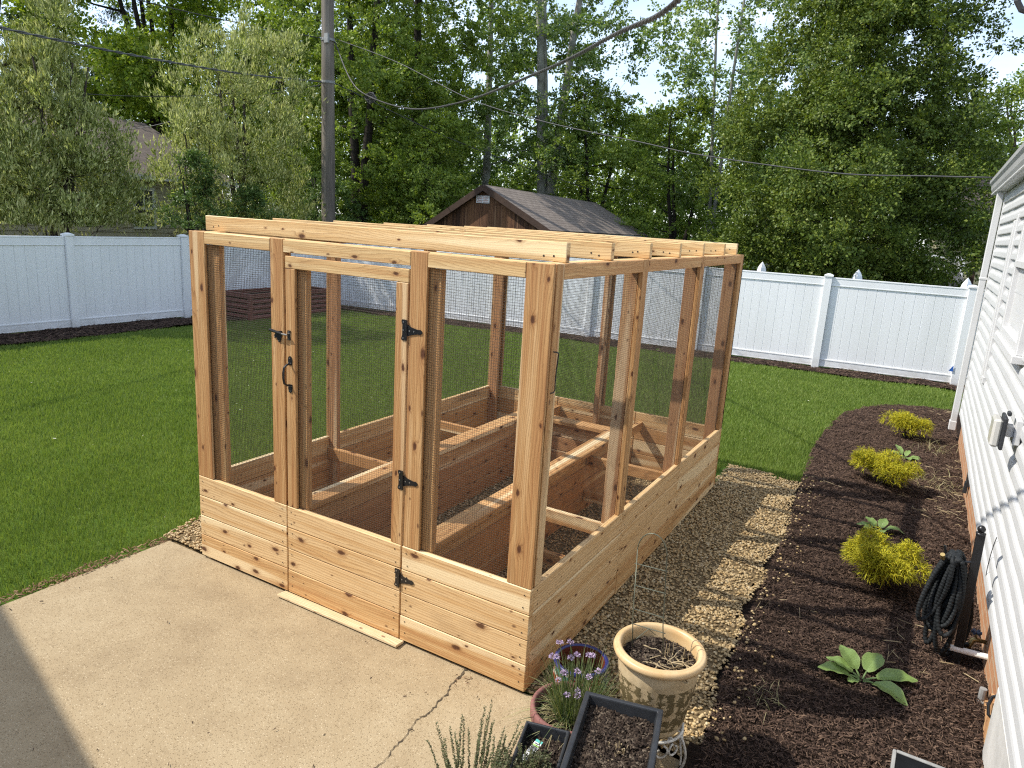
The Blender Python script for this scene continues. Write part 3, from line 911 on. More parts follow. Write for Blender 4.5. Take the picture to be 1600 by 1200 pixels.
# hardware cloth
mesh_panel(FRONT, 0.10, S(-1.66), BH + 0.001, 2.02, 0.0245, seed=1)
mesh_panel(FRONT, S(-0.76), EW - 0.05, BH + 0.001, 2.02, 0.0250, seed=2)
for i, (a, b) in enumerate(((0.07, 1.12), (1.13, 2.30), (2.31, ED - 0.05))):
    mesh_panel(RIGHT, a, b, BH - 0.06, 2.02, 0.031, seed=3 + i)
    mesh_panel(LEFT, a, b, BH - 0.06, 2.02, 0.031, seed=13 + i)
for i, (a, b) in enumerate(((0.06, 1.25), (1.255, EW - 0.06))):
    mesh_panel(BACK, a, b, BH - 0.06, 2.02, 0.031, seed=23 + i)
# inner bed walls in a U round the aisle, capped with flat boards
AX = lambda s_, d: (-1.60 - d, s_)     # faces the aisle from the left bed
AY = lambda s_, d: (-0.77 + d, s_)
boards('bed_wall', AX, 0.06, 2.84, n=4, z0=-0.02, z1=0.490, d0=0.0, d1=0.03, mats=[M['cedar_red'], M['nail']], nails=False)
boards('bed_wall', AY, 0.06, 2.84, n=4, z0=-0.02, z1=0.490, d0=0.0, d1=0.03, mats=[M['cedar_red'], M['nail']], nails=False)
boards('bed_wall', BACK, S(-1.60), S(-0.77), n=4, z0=-0.02, z1=0.490, d0=ED - 2.87, d1=ED - 2.84, mats=[M['cedar_red'], M['nail']], nails=False)
for lo, hi in (((-1.705, 0.05, 0.491), (-1.565, 2.79, 0.527)), ((-0.805, 0.05, 0.491), (-0.665, 2.79, 0.527)), ((-1.705, 2.793, 0.491), (-0.665, 2.93, 0.527))):
    mb = MB(); mb.box(lo, hi); mb.build('bed_cap', M['cedar'], enc, bevel=0.004)
# paired cross braces holding the bed walls apart
for y in (1.12, 2.28):
    for x0, x1 in ((-2.40, -1.632), (-0.738, -0.036)):
        for z in (0.372, 0.075):
            mb = MB(); mb.box((x0, y - 0.019, z), (x1, y + 0.019, z + 0.085)); mb.build('cross_brace', M['cedar'], enc, bevel=0.003)
for x in (-1.62, -0.75):
    mb = MB(); mb.box((x - 0.02, 2.86, 0.372), (x + 0.02, 3.53, 0.457)); mb.build('cross_brace', M['cedar'], enc, bevel=0.003)

# the door: plank base with stiles, head rail, mesh and black ironwork
door = boards('door', FRONT, S(-1.637), S(-0.789), label='cedar door with wire mesh, black latch, pull handle and three T hinges')
stick('stile', FRONT, S(-1.634), S(-1.560), T0, T1 + 0.002, BH, 1.922, 'cedar_post', parent=door)
stick('stile', FRONT, S(-0.862), S(-0.786), T0, T1 + 0.002, BH, 1.922, 'cedar_post', parent=door)
stick('inner_stile', FRONT, S(-1.620), S(-1.500), 0.030, 0.066, BH, 1.96, parent=door)
stick('inner_stile', FRONT, S(-0.862), S(-0.790), 0.030, 0.066, BH, 1.96, 'cedar_red', parent=door)
stick('head_rail', FRONT, S(-1.634), S(-0.784), T0, T1 + 0.002, 1.923, 1.989, 'spruce', parent=door)
mesh_panel(FRONT, S(-1.62), S(-0.80), BH + 0.001, 1.95, 0.0255, parent=door, seed=9)

def plate(mb, outline, y0, t, m=0):
    """flat iron cut to an outline in x and z, front face at y0"""
    n = len(outline); b = len(mb.V)
    for yy in (y0, y0 + t):
        mb.V += [(x, yy, z) for x, z in outline]
    mb.face([b + i for i in range(n)], None, m)
    mb.face([b + n + i for i in range(n)][::-1], None, m)
    for i in range(n):
        j = (i + 1) % n
        mb.face((b + j, b + i, b + n + i, b + n + j), None, m)

def rivets(mb, pts, y, r=0.0042):
    for x, z in pts:
        mb.disc((x, y, z), r, (0, -1, 0), 8, 1)

for z in (1.690, 0.905, 0.350):
    x0 = -0.7865 - (0.004 if z < 0.5 else 0.0)
    yb = -0.001 if z > BH else -0.004
    mb = MB()
    plate(mb, [(x0 - 0.030, z - 0.052), (x0 - 0.004, z - 0.052), (x0 - 0.004, z + 0.052), (x0 - 0.030, z + 0.052), (x0 - 0.034, z + 0.043), (x0 - 0.028, z + 0.026), (x0 - 0.028, z - 0.026), (x0 - 0.034, z - 0.043)], yb, 0.003)
    plate(mb, [(x0 + 0.002, z - 0.030), (x0 + 0.030, z - 0.020), (x0 + 0.068, z - 0.011), (x0 + 0.082, z - 0.013), (x0 + 0.094, z - 0.006), (x0 + 0.094, z + 0.006), (x0 + 0.082, z + 0.013), (x0 + 0.068, z + 0.011), (x0 + 0.030, z + 0.018), (x0 + 0.002, z + 0.030)], yb, 0.003)
    mb.tube([(x0 - 0.001, yb - 0.002, z - 0.05), (x0 - 0.001, yb - 0.002, z + 0.05)], 0.0055, 8)
    rivets(mb, [(x0 - 0.021, z + 0.040), (x0 - 0.021, z), (x0 - 0.021, z - 0.040), (x0 + 0.018, z), (x0 + 0.045, z)], yb - 0.0012)
    mb.build('hinge', [M['black_metal'], M['screw']], door)
# pull handle
mb = MB()
hx = -1.600
for zc, sg in ((1.413, 1), (1.258, -1)):
    plate(mb, [(hx - 0.014, zc - 0.022), (hx + 0.014, zc - 0.022), (hx + 0.016, zc + 0.004 * sg), (hx + 0.012, zc + 0.022), (hx, zc + 0.029 * (1 if sg > 0 else 0.8)), (hx - 0.012, zc + 0.022), (hx - 0.016, zc + 0.004 * sg)] if sg > 0 else
          [(hx - 0.012, zc - 0.022), (hx, zc - 0.029), (hx + 0.012, zc - 0.022), (hx + 0.016, zc), (hx + 0.014, zc + 0.022), (hx - 0.014, zc + 0.022), (hx - 0.016, zc)], -0.001, 0.003)
    rivets(mb, [(hx, zc + 0.016 * sg), (hx - 0.008, zc - 0.008 * sg), (hx + 0.008, zc - 0.012 * sg)], -0.0022, 0.0035)
mb.tube([(hx, 0.0, 1.398), (hx - 0.002, -0.022, 1.394), (hx - 0.005, -0.038, 1.380), (hx - 0.006, -0.043, 1.350), (hx - 0.006, -0.043, 1.318), (hx - 0.005, -0.038, 1.290), (hx - 0.002, -0.020, 1.277), (hx, 0.0, 1.274)], [0.006, 0.006, 0.0065, 0.007, 0.007, 0.0065, 0.006, 0.006], 8)
mb.build('handle', [M['black_metal'], M['screw']], door, smooth=False)
# gravity latch
mb = MB()
lx, lz = -1.690, 1.556
plate(mb, [(lx - 0.030, lz - 0.028), (lx - 0.010, lz - 0.022), (lx, lz - 0.046), (lx + 0.016, lz - 0.046), (lx + 0.024, lz - 0.02), (lx + 0.028, lz + 0.018), (lx - 0.012, lz + 0.014), (lx - 0.03, lz - 0.010)], -0.002, 0.006)
mb.tube([(lx - 0.045, -0.018, lz + 0.018), (lx + 0.002, -0.018, lz + 0.012), (lx + 0.040, -0.016, lz + 0.006)], [0.009, 0.0085, 0.008], 8)
mb.tube([(lx + 0.035, -0.016, lz + 0.006), (lx + 0.085, -0.014, lz + 0.004)], 0.0052, 8, 1)
plate(mb, [(lx + 0.074, lz - 0.026), (lx + 0.096, lz - 0.026), (lx + 0.092, lz), (lx + 0.096, lz + 0.028), (lx + 0.074, lz + 0.028), (lx + 0.070, lz)], -0.001, 0.004)
rivets(mb, [(lx - 0.024, lz - 0.020), (lx + 0.008, lz - 0.039), (lx + 0.006, lz + 0.006)], -0.0035, 0.0036)
rivets(mb, [(lx + 0.086, lz + 0.021), (lx + 0.086, lz - 0.020)], -0.0025, 0.0036)
mb.build('latch', [M['black_metal'], M['screw']], door)
# hook and eye on the right corner post
mb = MB()
mb.tube([(0.0, 0.048, 1.690), (0.016, 0.052, 1.690), (0.022, 0.060, 1.684), (0.018, 0.066, 1.672), (0.013, 0.066, 1.60), (0.012, 0.066, 1.545), (0.012, 0.068, 1.512), (0.010, 0.056, 1.503), (0.0, 0.048, 1.500)], 0.0032, 7)
mb.build('hook', M['black_metal'], enc)

# loose threshold board on the patio below the door
mb = MB()
c0, c1 = Vector((-1.66, -0.034, -0.017)), Vector((-0.752, -0.030, -0.017))
mb.obox((c0 + c1) / 2, ((1, 0.005, 0), (-0.005, 1, -0.10), (0, 0.10, 1)), ((c1 - c0).length / 2, 0.034, 0.0075), 0, 0)
tag(mb.build('threshold_board', M['pale_board'], origin=(-1.2, -0.045, -0.03), bevel=0.003), 'pale thin board lying on the patio below the enclosure door', 'board')

# ------------------------------------------------------------------ vinyl fences
def vinyl_fence(origin, ang, posts, top, label, back_side, name='vinyl_fence', caps='flat'):
    """posts: distances along the run; the yard side faces -normal"""
    ca, sa = math.cos(ang), math.sin(ang)
    root = empty(name, origin, label, 'fence')
    ax = (Vector((ca, sa, 0)), Vector((-sa, ca, 0)), Vector((0, 0, 1)))
    def P(s_, d, z): return Vector(origin) + ax[0] * s_ + ax[1] * d + ax[2] * z
    for i, s_ in enumerate(posts):
        mb = MB(); mb.obox(P(s_, 0, top / 2), ax, (0.0635, 0.0635, top / 2))
        po = mb.build('post', M['vinyl'], root, bevel=0.006)
        mb = MB()
        q = 0.076
        b = [P(s_ + a * q, c * q, top + z) for z in (0.0, 0.028) for a, c in ((-1, -1), (1, -1), (1, 1), (-1, 1))]
        t = [P(s_ + a * 0.02, c * 0.02, top + 0.052) for a, c in ((-1, -1), (1, -1), (1, 1), (-1, 1))]
        mb.poly(b + t, [(3, 2, 1, 0), (0, 1, 5, 4), (1, 2, 6, 5), (2, 3, 7, 6), (3, 0, 4, 7), (4, 5, 9, 8), (5, 6, 10, 9), (6, 7, 11, 10), (7, 4, 8, 11), (8, 9, 10, 11)])
        mb.build('post_cap', M['vinyl'], po)
    for a, b in zip(posts[:-1], posts[1:]):
        s0, s1 = a + 0.064, b - 0.064
        mb = MB()
        n = max(1, int(round((s1 - s0) / 0.152))); w = (s1 - s0) / n
        for k in range(n):
            mb.obox(P(s0 + (k + .5) * w, 0, top / 2), ax, (w / 2 - 0.0022, 0.011 + rnd.uniform(0, .0008), top / 2 - 0.13))
        mb.obox(P((s0 + s1) / 2, 0, top / 2), ax, ((s1 - s0) / 2, 0.006, top / 2 - 0.13))
        mb.build('panel', M['vinyl'], root, bevel=0.003)
        for zc, hh in ((top - 0.085, 0.075), (0.115, 0.07)):
            mb = MB()
            mb.obox(P((s0 + s1) / 2, 0, zc), ax, ((s1 - s0) / 2, 0.022, hh - 0.012))
            mb.obox(P((s0 + s1) / 2, 0, zc + (hh - 0.011 if zc > 1 else hh - 0.012)), ax, ((s1 - s0) / 2, 0.027, 0.012))
            mb.obox(P((s0 + s1) / 2, 0, zc - (hh - 0.011)), ax, ((s1 - s0) / 2, 0.0245, 0.010))
            mb.build('rail', M['vinyl'], root, bevel=0.003)
    return root
left_posts = [0.0, 2.17, 4.34, 6.51, 8.68, 10.85, 13.02, 14.70]
vinyl_fence((-11.28, -4.64, -0.06), math.pi / 2, left_posts, 1.60, 'white vinyl privacy fence in its own shade along the left side of the lawn', 1)
bx = math.hypot(1, .09)
back_posts = [0.10] + [(-0.15 + 11.28) * bx + 2.2 * k for k in (-4, -3, -2, -1, 0, 1, 2)]
bf = vinyl_fence((-11.28, 10.1, -0.06), FENCE_A, back_posts, 1.66, 'sunlit white vinyl privacy fence across the back of the yard', -1)
mb = MB(); q = Vector((1.955, 11.215, 0.24))
mb.poly([q + Vector((-0.03, -0.001, -0.04)), q + Vector((0.035, 0.002, -0.05)), q + Vector((0.03, 0.002, 0.06)), q + Vector((-0.03, -.003, -0.04)), q + Vector((0.035, -.001, -0.05)), q + Vector((0.03, -.001, 0.06))], [(0, 1, 2), (5, 4, 3), (0, 3, 4, 1), (1, 4, 5, 2), (2, 5, 3, 0)])
M['blue_tape'] = plain('blue_tape', (0.03, 0.13, 0.48), 0.6)
mb.build('tape', M['blue_tape'], bf)

# neighbour's fence behind, only its gothic post caps show
nb = empty('picket_fence', (0, 14.0, -0.1), 'neighbouring white fence with pointed post caps just beyond the back fence', 'fence')
for x in (-5.85, -3.84, -1.88, 0.08, 2.05, 4.02):
    mb = MB(); mb.box((x - 0.05, 13.95, -0.1), (x + 0.05, 14.05, 1.40))
    po = mb.build('post', M['vinyl'], nb)
    mb = MB(); mb.lathe([(0.075, 1.40), (0.095, 1.43), (0.098, 1.47), (0.085, 1.53), (0.055, 1.59), (0.004, 1.665)], (x, 14.0, 0), 4)
    mb.build('post_cap', M['vinyl'], po)
for z in (0.25, 1.22):
    mb = MB(); mb.box((-5.85, 13.975, z), (4.02, 14.025, z + 0.12)); mb.build('rail', M['vinyl'], nb)
mb = MB()
for k in range(66): mb.box((-5.8 + k * 0.15, 13.96, 0.1), (-5.8 + k * 0.15 + 0.09, 13.974, 1.30))
mb.build('pickets', M['vinyl'], nb)

# ------------------------------------------------------------------ the white house on the right
hs = empty('house', (5.0, 0.0, -0.05), 'white vinyl sided house wall at the right edge with orange brick foundation', 'house')
WX = 1.975
Y0, Y1 = -6.0, 6.96
def siding_wall():
    g = np.random.RandomState(4)
    ys = np.r_[np.linspace(Y0, 0.6, 8), np.linspace(0.75, Y1, 46)]
    z0, z1, e = 0.335, 2.88, 0.115
    rows = []
    nrow = int(round((z1 - z0) / e))
    for k in range(nrow):
        za = z0 + k * e
        for (f, dx) in ((0.0, -0.019), (0.06, -0.0205), (0.40, -0.0185), (0.52, -0.0145), (0.62, -0.006), (0.72, -0.002), (0.995, 0.0)):
            rows.append((za + f * e, dx, k))
    V = []
    wav = [g.normal(0, 0.0016, len(ys)) for _ in range(nrow)]
    for (z, dx, k) in rows:
        w = np.convolve(wav[k], np.ones(3) / 3, 'same')
        for y, q in zip(ys, w): V.append((WX + dx + q, y, z + q * 0.8))
    n = len(ys)
    F = [(i * n + j, (i + 1) * n + j, (i + 1) * n + j + 1, i * n + j + 1) for i in range(len(rows) - 1) for j in range(n - 1)]
    mb = MB(); mb.poly(V, F)
    mb.build('siding', M['siding'], hs)
siding_wall()
mb = MB(); mb.box((2.0, Y0, -0.1), (2.2, Y1 - 0.02, 0.334)); mb.build('foundation', M['brick'], hs)
mb = MB(); mb.box((2.02, Y0, 0.336), (9.0, Y1 - 0.01, 2.9)); mb.build('wall', M['siding'], hs)
mb = MB()
mb.box((WX - 0.022, Y1 - 0.055, 0.325), (2.06, Y1 + 0.03, 2.875)); mb.build('corner_trim', M['white_trim'], hs, bevel=0.003)
# downspout at the corner
mb = MB()
mb.box((WX - 0.095, Y1 - 0.02, 0.17), (WX - 0.03, Y1 + 0.07, 2.86)); mb.box((WX - 0.102, Y1 - 0.027, 0.13), (WX - 0.026, Y1 + 0.077, 0.24))
mb.box((WX - 0.1, Y1 - 0.025, 1.9), (WX - 0.02, Y1 + 0.075, 1.93))
mb.build('downspout', M['white_trim'], hs, bevel=0.006)
# soffit, gutter, roof
mb = MB()
for k in range(84):
    y = Y0 + k * 0.163
    mb.box((1.86, y, 2.872), (2.1, y + 0.155, 2.885 + 0.004 * (k % 2)))
mb.build('soffit', M['white_trim'], hs)
mb = MB()
prof = [(1.885, 2.868), (1.865, 2.875), (1.845, 2.915), (1.838, 2.96), (1.818, 2.985), (1.815, 3.02), (1.83, 3.025), (1.89, 3.02)]
V = [(x, y, z) for y in (Y0, 7.55) for x, z in prof]; n = len(prof)
mb.poly(V, [(i, i + 1, n + i + 1, n + i) for i in range(n - 1)] + [tuple(range(n, 2 * n)), tuple(range(n))[::-1], (n - 1, 0, n, 2 * n - 1)])
mb.build('gutter', M['gutter'], hs)
mb = MB()
sl_ = MB()
def roof_quad(mb, a, b, c, d):
    """a-b along the eave, d-c along the ridge; uv in metres"""
    i = len(mb.V); mb.V += [tuple(a), tuple(b), tuple(c), tuple(d)]
    a, b, c, d = map(Vector, (a, b, c, d))
    w = (b - a).length; h = (d - a).length
    mb.face((i, i + 1, i + 2, i + 3), [(0, 0), (w, 0), (w, h), (0, h)])
roof_quad(mb, (1.84, Y0, 3.03), (1.84, 7.5, 3.03), (5.6, 7.5, 4.6), (5.6, Y0, 4.6))
roof_quad(mb, (9.4, 7.5, 3.03), (9.4, Y0, 3.03), (5.6, Y0, 4.6), (5.6, 7.5, 4.6))
mb.poly([(1.84, 7.5, 2.99), (9.4, 7.5, 2.99), (5.6, 7.5, 4.59)], [(0, 1, 2)])
mb.build('roof', M['shingle'], hs)
# vertical trim strip and window
mb = MB()
mb.box((WX - 0.030, 4.72, 1.13), (WX + 0.01, 4.83, 2.55)); mb.box((WX - 0.042, 4.80, 1.10), (WX + 0.01, 4.90, 2.50)); mb.box((WX - 0.036, 4.71, 1.08), (WX + 0.01, 4.91, 1.14))
mb.build('trim_strip', M['white_trim'], hs, bevel=0.004)
mb = MB()
wy0, wy1, wz0, wz1 = 2.55, 3.85, 1.62, 2.70
for lo, hi in (((wy1 - 0.09, wz0), (wy1, wz1)), ((wy0, wz0), (wy0 + 0.09, wz1)), ((wy0 + .09, wz1 - 0.09), (wy1 - .09, wz1)), ((wy0 + .09, wz0), (wy1 - .09, wz0 + 0.07)), ((wy0 + .09, 2.13), (wy1 - .09, 2.18))):
    mb.box((WX - 0.055, lo[0], lo[1]), (WX + 0.02, hi[0], hi[1]))
mb.box((WX - 0.075, wy0 - 0.03, wz0 - 0.05), (WX + 0.01, wy1 + 0.03, wz0 - 0.001))
win = mb.build('window', M['white_trim'], hs, bevel=0.004)
mb = MB(); mb.box((WX - 0.02, wy0 + 0.09, wz0 + 0.07), (WX + 0.012, wy1 - 0.09, wz1 - 0.09)); mb.build('blind', M['white_trim'], win)
# flood light on the wall
mb = MB()
mb.box((WX - 0.045, 1.93, 1.20), (WX - 0.012, 2.07, 1.34)); mb.box((WX - 0.085, 1.96, 1.235), (WX - 0.045, 2.03, 1.30))
fl = mb.build('flood_light', M['white_trim'], hs, bevel=0.004)
mb = MB(); mb.box((WX - 0.105, 1.90, 1.165), (WX - 0.086, 2.08, 1.350)); mb.box((WX - 0.09, 1.965, 1.35), (WX - 0.07, 2.015, 1.375)); mb.build('housing', M['black_plastic'], fl, bevel=0.006)
M['lens'] = plain('frosted_lens', (0.55, 0.54, 0.50), 0.2, 0.08, 6, 0, 0.5)
mb = MB(); mb.box((WX - 0.150, 1.91, 1.175), (WX - 0.1055, 2.07, 1.335)); mb.build('lens', M['lens'], fl, bevel=0.012)
# small fittings on the foundation
mb = MB(); mb.tube([(2.0, 1.62, 0.075), (1.825, 1.62, 0.068)], 0.017, 14); mb.build('drain_pipe', M['pvc'], hs, smooth=False)
mb = MB(); mb.tube([(2.0, 1.76, 0.09), (1.955, 1.76, 0.09), (1.935, 1.755, 0.085), (1.925, 1.745, 0.055), (1.92, 1.74, 0.02)], [0.011, 0.012, 0.016, 0.012, 0.011], 10); mb.tube([(1.95, 1.76, 0.09), (1.945, 1.76, 0.128)], 0.006, 8)
fa = mb.build('faucet', M['brass'], hs, smooth=True)
M['tap_blue'] = plain('tap_handle', (0.05, 0.07, 0.11), 0.5)
mb = MB()
for k in range(6):
    a = k * math.pi / 3
    mb.tube([(1.945, 1.76, 0.133), (1.945 + 0.026 * math.cos(a), 1.76 + 0.026 * math.sin(a), 0.135)], [0.006, 0.009], 7)
mb.build('tap_handle', M['tap_blue'], fa)
mb = MB(); mb.tube([(1.965, 1.27, 0.075), (1.965, 1.27, -0.09)], 0.017, 10); mb.box((1.95, 1.24, 0.0), (2.0, 1.30, 0.012)); mb.build('conduit', M['grey_pipe'], hs)
mb = MB(); mb.tube([(1.985, 0.93, 0.255), (1.955, 0.925, 0.235), (1.943, 0.905, 0.20), (1.948, 0.885, 0.165), (1.975, 0.88, 0.145)], 0.0075, 8)
mb.disc((1.972, 0.93, 0.255), 0.018, (-1, 0, 0)); mb.disc((1.970, 0.88, 0.145), 0.018, (-1, 0, 0)); mb.build('ring_pull', M['black_metal'], hs)
mb = MB(); mb.box((1.972, 4.52, 0.17), (2.0, 4.64, 0.325)); mb.box((1.962, 4.55, 0.10), (1.99, 4.61, 0.20)); mb.build('vent', M['black_plastic'], hs)
mb = MB(); mb.box((1.955, -1.2, -0.06), (1.985, 0.86, 0.33)); mb.build('skirt_board', M['dirty_white'], hs, bevel=0.004)
mb = MB()
mb.box((1.962, 0.865, -0.05), (2.0, 1.02, 0.20)); mb.box((1.975, 0.60, -0.07), (1.9949, 1.3, 0.02))
mb.build('sill_plank', M['cedar_red'], hs)
# thin dark strand set against the siding
mb = MB(); mb.tube([(1.957, 1.92, 0.66), (1.954, 1.95, 0.60), (1.952, 1.955, 0.55), (1.955, 2.0, 0.44), (1.960, 2.01, 0.36)], 0.0022, 6); mb.build('siding_strand', M['cable'], hs)
# unseen gable wing added behind camera left, shaped so its verge shades the patio corner
mb = MB(); mb.box((-9.2, -9.5, -0.1), (-3.75, -3.05, 3.25)); mb.poly([(-9.2, -3.05, 3.25), (-3.75, -3.05, 3.25), (-6.5, -3.05, 4.4), (-9.2, -9.5, 3.25), (-3.75, -9.5, 3.25), (-6.5, -9.5, 4.4)], [(0, 1, 2), (5, 4, 3), (0, 2, 5, 3), (2, 1, 4, 5)])
mb.build('shading_wing', M['siding'], hs)
mb = MB()
roof_quad(mb, (-3.5, -9.6, 3.30), (-3.5, -2.9, 3.30), (-6.5, -2.9, 4.51), (-6.5, -9.6, 4.51))
roof_quad(mb, (-9.5, -2.9, 3.30), (-9.5, -9.6, 3.30), (-6.5, -9.6, 4.51), (-6.5, -2.9, 4.51))
mb.build('shading_wing_roof', M['shingle'], hs)
mb = MB(); mb.box((-3.74, -9.5, -0.1), (9.0, -6.1, 2.9)); mb.build('rear_wing', M['siding'], hs)
# dark bent bracket at the eave, overhead
mb = MB(); mb.tube([(1.70, -0.54, 2.98), (1.462, -0.54, 2.88), (1.457, -0.54, 2.83), (1.468, -0.54, 2.812), (1.52, -0.54, 2.79), (1.70, -0.54, 2.76)], 0.0075, 8)
tag(mb.build('eave_bracket', M['cable'], origin=(1.5, -0.54, 2.8)), 'dark bent rod hanging in the top right corner against the sky', 'bracket')

# ------------------------------------------------------------------ utility pole and its cables
pole = empty('utility_pole', (-12.63, 11.52, -0.1), 'weathered wooden utility pole rising behind the fence corner', 'utility pole')
mb = MB()
pp = [(-12.63 - 0.006 * z, 11.52, z) for z in np.linspace(-0.1, 9.2, 14)]
mb.tube(pp, [0.19 - 0.0055 * p[2] for p in pp], 16)
mb.build('shaft', M['pole_wood'], pole, smooth=True)
mb = MB()
for z in (5.38, 6.38): mb.lathe([(0.168, z - .03), (0.174, z - .03), (0.174, z + .03), (0.168, z + .03)], (-12.66, 11.52, 0), 16)
mb.build('band', M['grey_pipe'], pole)
mb = MB(); mb.box((-12.62, 11.34, 6.28), (-12.5, 11.40, 6.5)); mb.build('bracket', M['grey_pipe'], pole)

def smooth_path(pts, n=60):
    P = [Vector(p) for p in pts]
    P = [P[0] * 2 - P[1]] + P + [P[-1] * 2 - P[-2]]
    out = []
    for i in range(1, len(P) - 2):
        k = max(2, int(n / (len(P) - 3)))
        for j in range(k):
            t = j / k
            a, b, c, d = P[i - 1], P[i], P[i + 1], P[i + 2]
            out.append(0.5 * ((2 * b) + (c - a) * t + (2 * a - 5 * b + 4 * c - d) * t * t + (3 * b - a - 3 * c + d) * t ** 3))
    out.append(P[-2])
    return out

def twisted(name, pts, r, strands, pitch, mat, label, cat='cable', n=60):
    P = smooth_path(pts, n)
    # resample finely so the lay of the strands shows close up
    Q = [P[0]]
    for a, b in zip(P[:-1], P[1:]):
        L = (b - a).length; k = max(1, int(L / 0.035))
        for j in range(1, k + 1): Q.append(a + (b - a) * (j / k))
    mb = MB(); s_ = 0.0
    S_ = [0.0]
    for a, b in zip(Q[:-1], Q[1:]): s_ += (b - a).length; S_.append(s_)
    for k in range(strands):
        T = []
        for i, p in enumerate(Q):
            d = (Q[min(i + 1, len(Q) - 1)] - Q[max(0, i - 1)]).normalized()
            e = d.cross(Vector((0, 0, 1))).normalized(); f = e.cross(d)
            a = 2 * math.pi * (S_[i] / pitch + k / strands)
            T.append(p + (e * math.cos(a) + f * math.sin(a)) * r)
        mb.tube(T, r * 0.95, 6)
    o = mb.build(name, mat, origin=tuple(Q[0]), smooth=True)
    return tag(o, label, cat)

def cable(name, pts, r, mat, label, n=60):
    mb = MB(); mb.tube(smooth_path(pts, n), r, 6)
    return tag(mb.build(name, mat, origin=pts[0], smooth=True), label, 'cable')

C4 = [(-12.534, 11.624, 6.436), (-9.873, 10.854, 5.588), (-7.308, 10.111, 4.599), (-5.24, 9.512, 4.053), (-3.083, 8.887, 3.617), (-1.895, 8.543, 3.38), (0.029, 7.986, 3.117), (1.168, 7.657, 3.074), (1.86, 7.456, 3.055)]
M['cable_twist'] = plain('cable_twist', (0.085, 0.08, 0.078), 0.45, 0.25, 3.0, 0, 0.35)
twisted('service_cable', [(-12.534, 11.625, 6.361), (-11.6, 11.2, 5.35), (-10.588, 10.703, 4.857), (-7.976, 8.983, 4.254), (-5.463, 7.117, 4.009), (-2.212, 3.843, 3.697), (-0.62, 1.843, 3.447), (0.23, 0.566, 3.237), (1.0, -0.9, 3.2), (1.5, -2.2, 3.25)], 0.0085, 3, 0.26, M['cable_twist'], 'thick twisted service cable swooping from the pole up to the top of the picture', n=90)
twisted('line_cable', [(-12.74, 11.43, 5.379), (-12.2, 8.0, 4.95), (-11.25, 3.29, 4.602), (-10.2, -2.0, 4.5), (-9.6, -5, 4.5)], 0.012, 2, 0.6, M['cable_pale'], 'thick pale cable running from the pole band to the left edge')
cable('line_cable', [(-12.71, 11.45, 6.40), (-13.2, 9.3, 6.27), (-13.68, 7.11, 6.217), (-14.8, 2.0, 6.2)], 0.011, M['cable'], 'thin dark cable from the upper pole to the top edge left of it')
cable('line_cable', C4, 0.0095, M['cable'], 'long cable sagging from the upper pole to the corner of the white eave')
cable('line_cable', [(-12.53, 11.63, 5.377), (-11.44, 15.14, 4.477), (-10.2, 19.4, 3.75), (-9.4, 22.0, 3.4)], 0.012, M['cable'], 'dark cable dropping from the pole band toward the trees over the brown shed')
cable('line_cable', [(-12.78, 11.46, 5.33), (-14.2, 10.4, 4.85), (-17.0, 9.5, 4.1), (-19.0, 8.9, 3.9)], 0.011, M['cable'], 'thin dark cable slanting from the pole down to the beige house roof')
cable('line_cable', [(-12.78, 11.4, 5.28), (-13.6, 7.5, 4.4), (-13.9, 3.9, 4.05), (-14.2, -1.0, 3.95)], 0.008, M['cable'], 'thinnest cable sagging low across the pale tree at the left edge')
mb = MB()
for k in range(5):
    c = Vector((-10.62, 10.78, 4.87)); P = []
    for j in range(20):
        a = 2 * math.pi * j / 20
        P.append(c + Vector((0.26 * math.cos(a) + 0.02 * k, -0.14 * math.cos(a), 0.075 * math.sin(a) - 0.02 * k + rnd.uniform(-.01, .01))))
    mb.tube(P, 0.012, 5, 0, True)
tag(mb.build('cable_coil', M['cable'], origin=(-10.6, 10.78, 4.8)), 'small dark coil of spare cable hung where the service cable dips', 'cable coil')

# ------------------------------------------------------------------ brown shed beyond the back fence
M['shed_wood'] = cedar('shed_wood', (0.19, 0.092, 0.042), (0.115, 0.052, 0.026), (0.050, 0.024, 0.014), 0.3)
M['brown_trim'] = plain('brown_trim', (0.060, 0.034, 0.022), 0.7, 0.15, 6, 0.2)
sh = empty('shed', (-9.1, 17, -0.1), 'dark brown wooden shed with shingled gable roof beyond the back fence', 'shed')
ya, yb = 13.62, 20.5
xl, xr, xm = -10.95, -7.02, -9.06
dxr = 0.05
mb = MB()
nb_ = 26
for k in range(nb_):
    x0 = xl + 0.12 + (xr - xl - 0.24) * k / nb_; x1 = xl + 0.12 + (xr - xl - 0.24) * (k + 1) / nb_ - 0.006
    xc = (x0 + x1) / 2
    zt = 3.08 - 0.10 - abs(xc - xm) * (1.05 / 1.95)
    mb.box((x0, ya + rnd.uniform(0, .006), -0.1), (x1, ya + 0.03, zt), 0, 2)
mb.build('gable_wall', M['shed_wood'], sh)
mb = MB(); mb.box((xl + 0.12, ya + 0.031, -0.1), (xr - 0.12, yb, 1.93)); mb.build('wall', M['brown_trim'], sh)
mb = MB()
roof_quad(mb, (xr, ya - 0.12, 2.045), (xr + dxr, yb + 0.1, 1.99), (xm + dxr, yb + 0.1, 2.99), (xm, ya - 0.12, 3.10))
roof_quad(mb, (xl + dxr, yb + 0.1, 1.96), (xl, ya - 0.12, 1.95), (xm, ya - 0.12, 3.10), (xm + dxr, yb + 0.1, 2.99))
o = mb.build('roof', M['shed_shingle'], sh)
sd = o.modifiers.new('thick', 'SOLIDIFY'); sd.thickness = 0.05; sd.offset = -1
mb = MB()
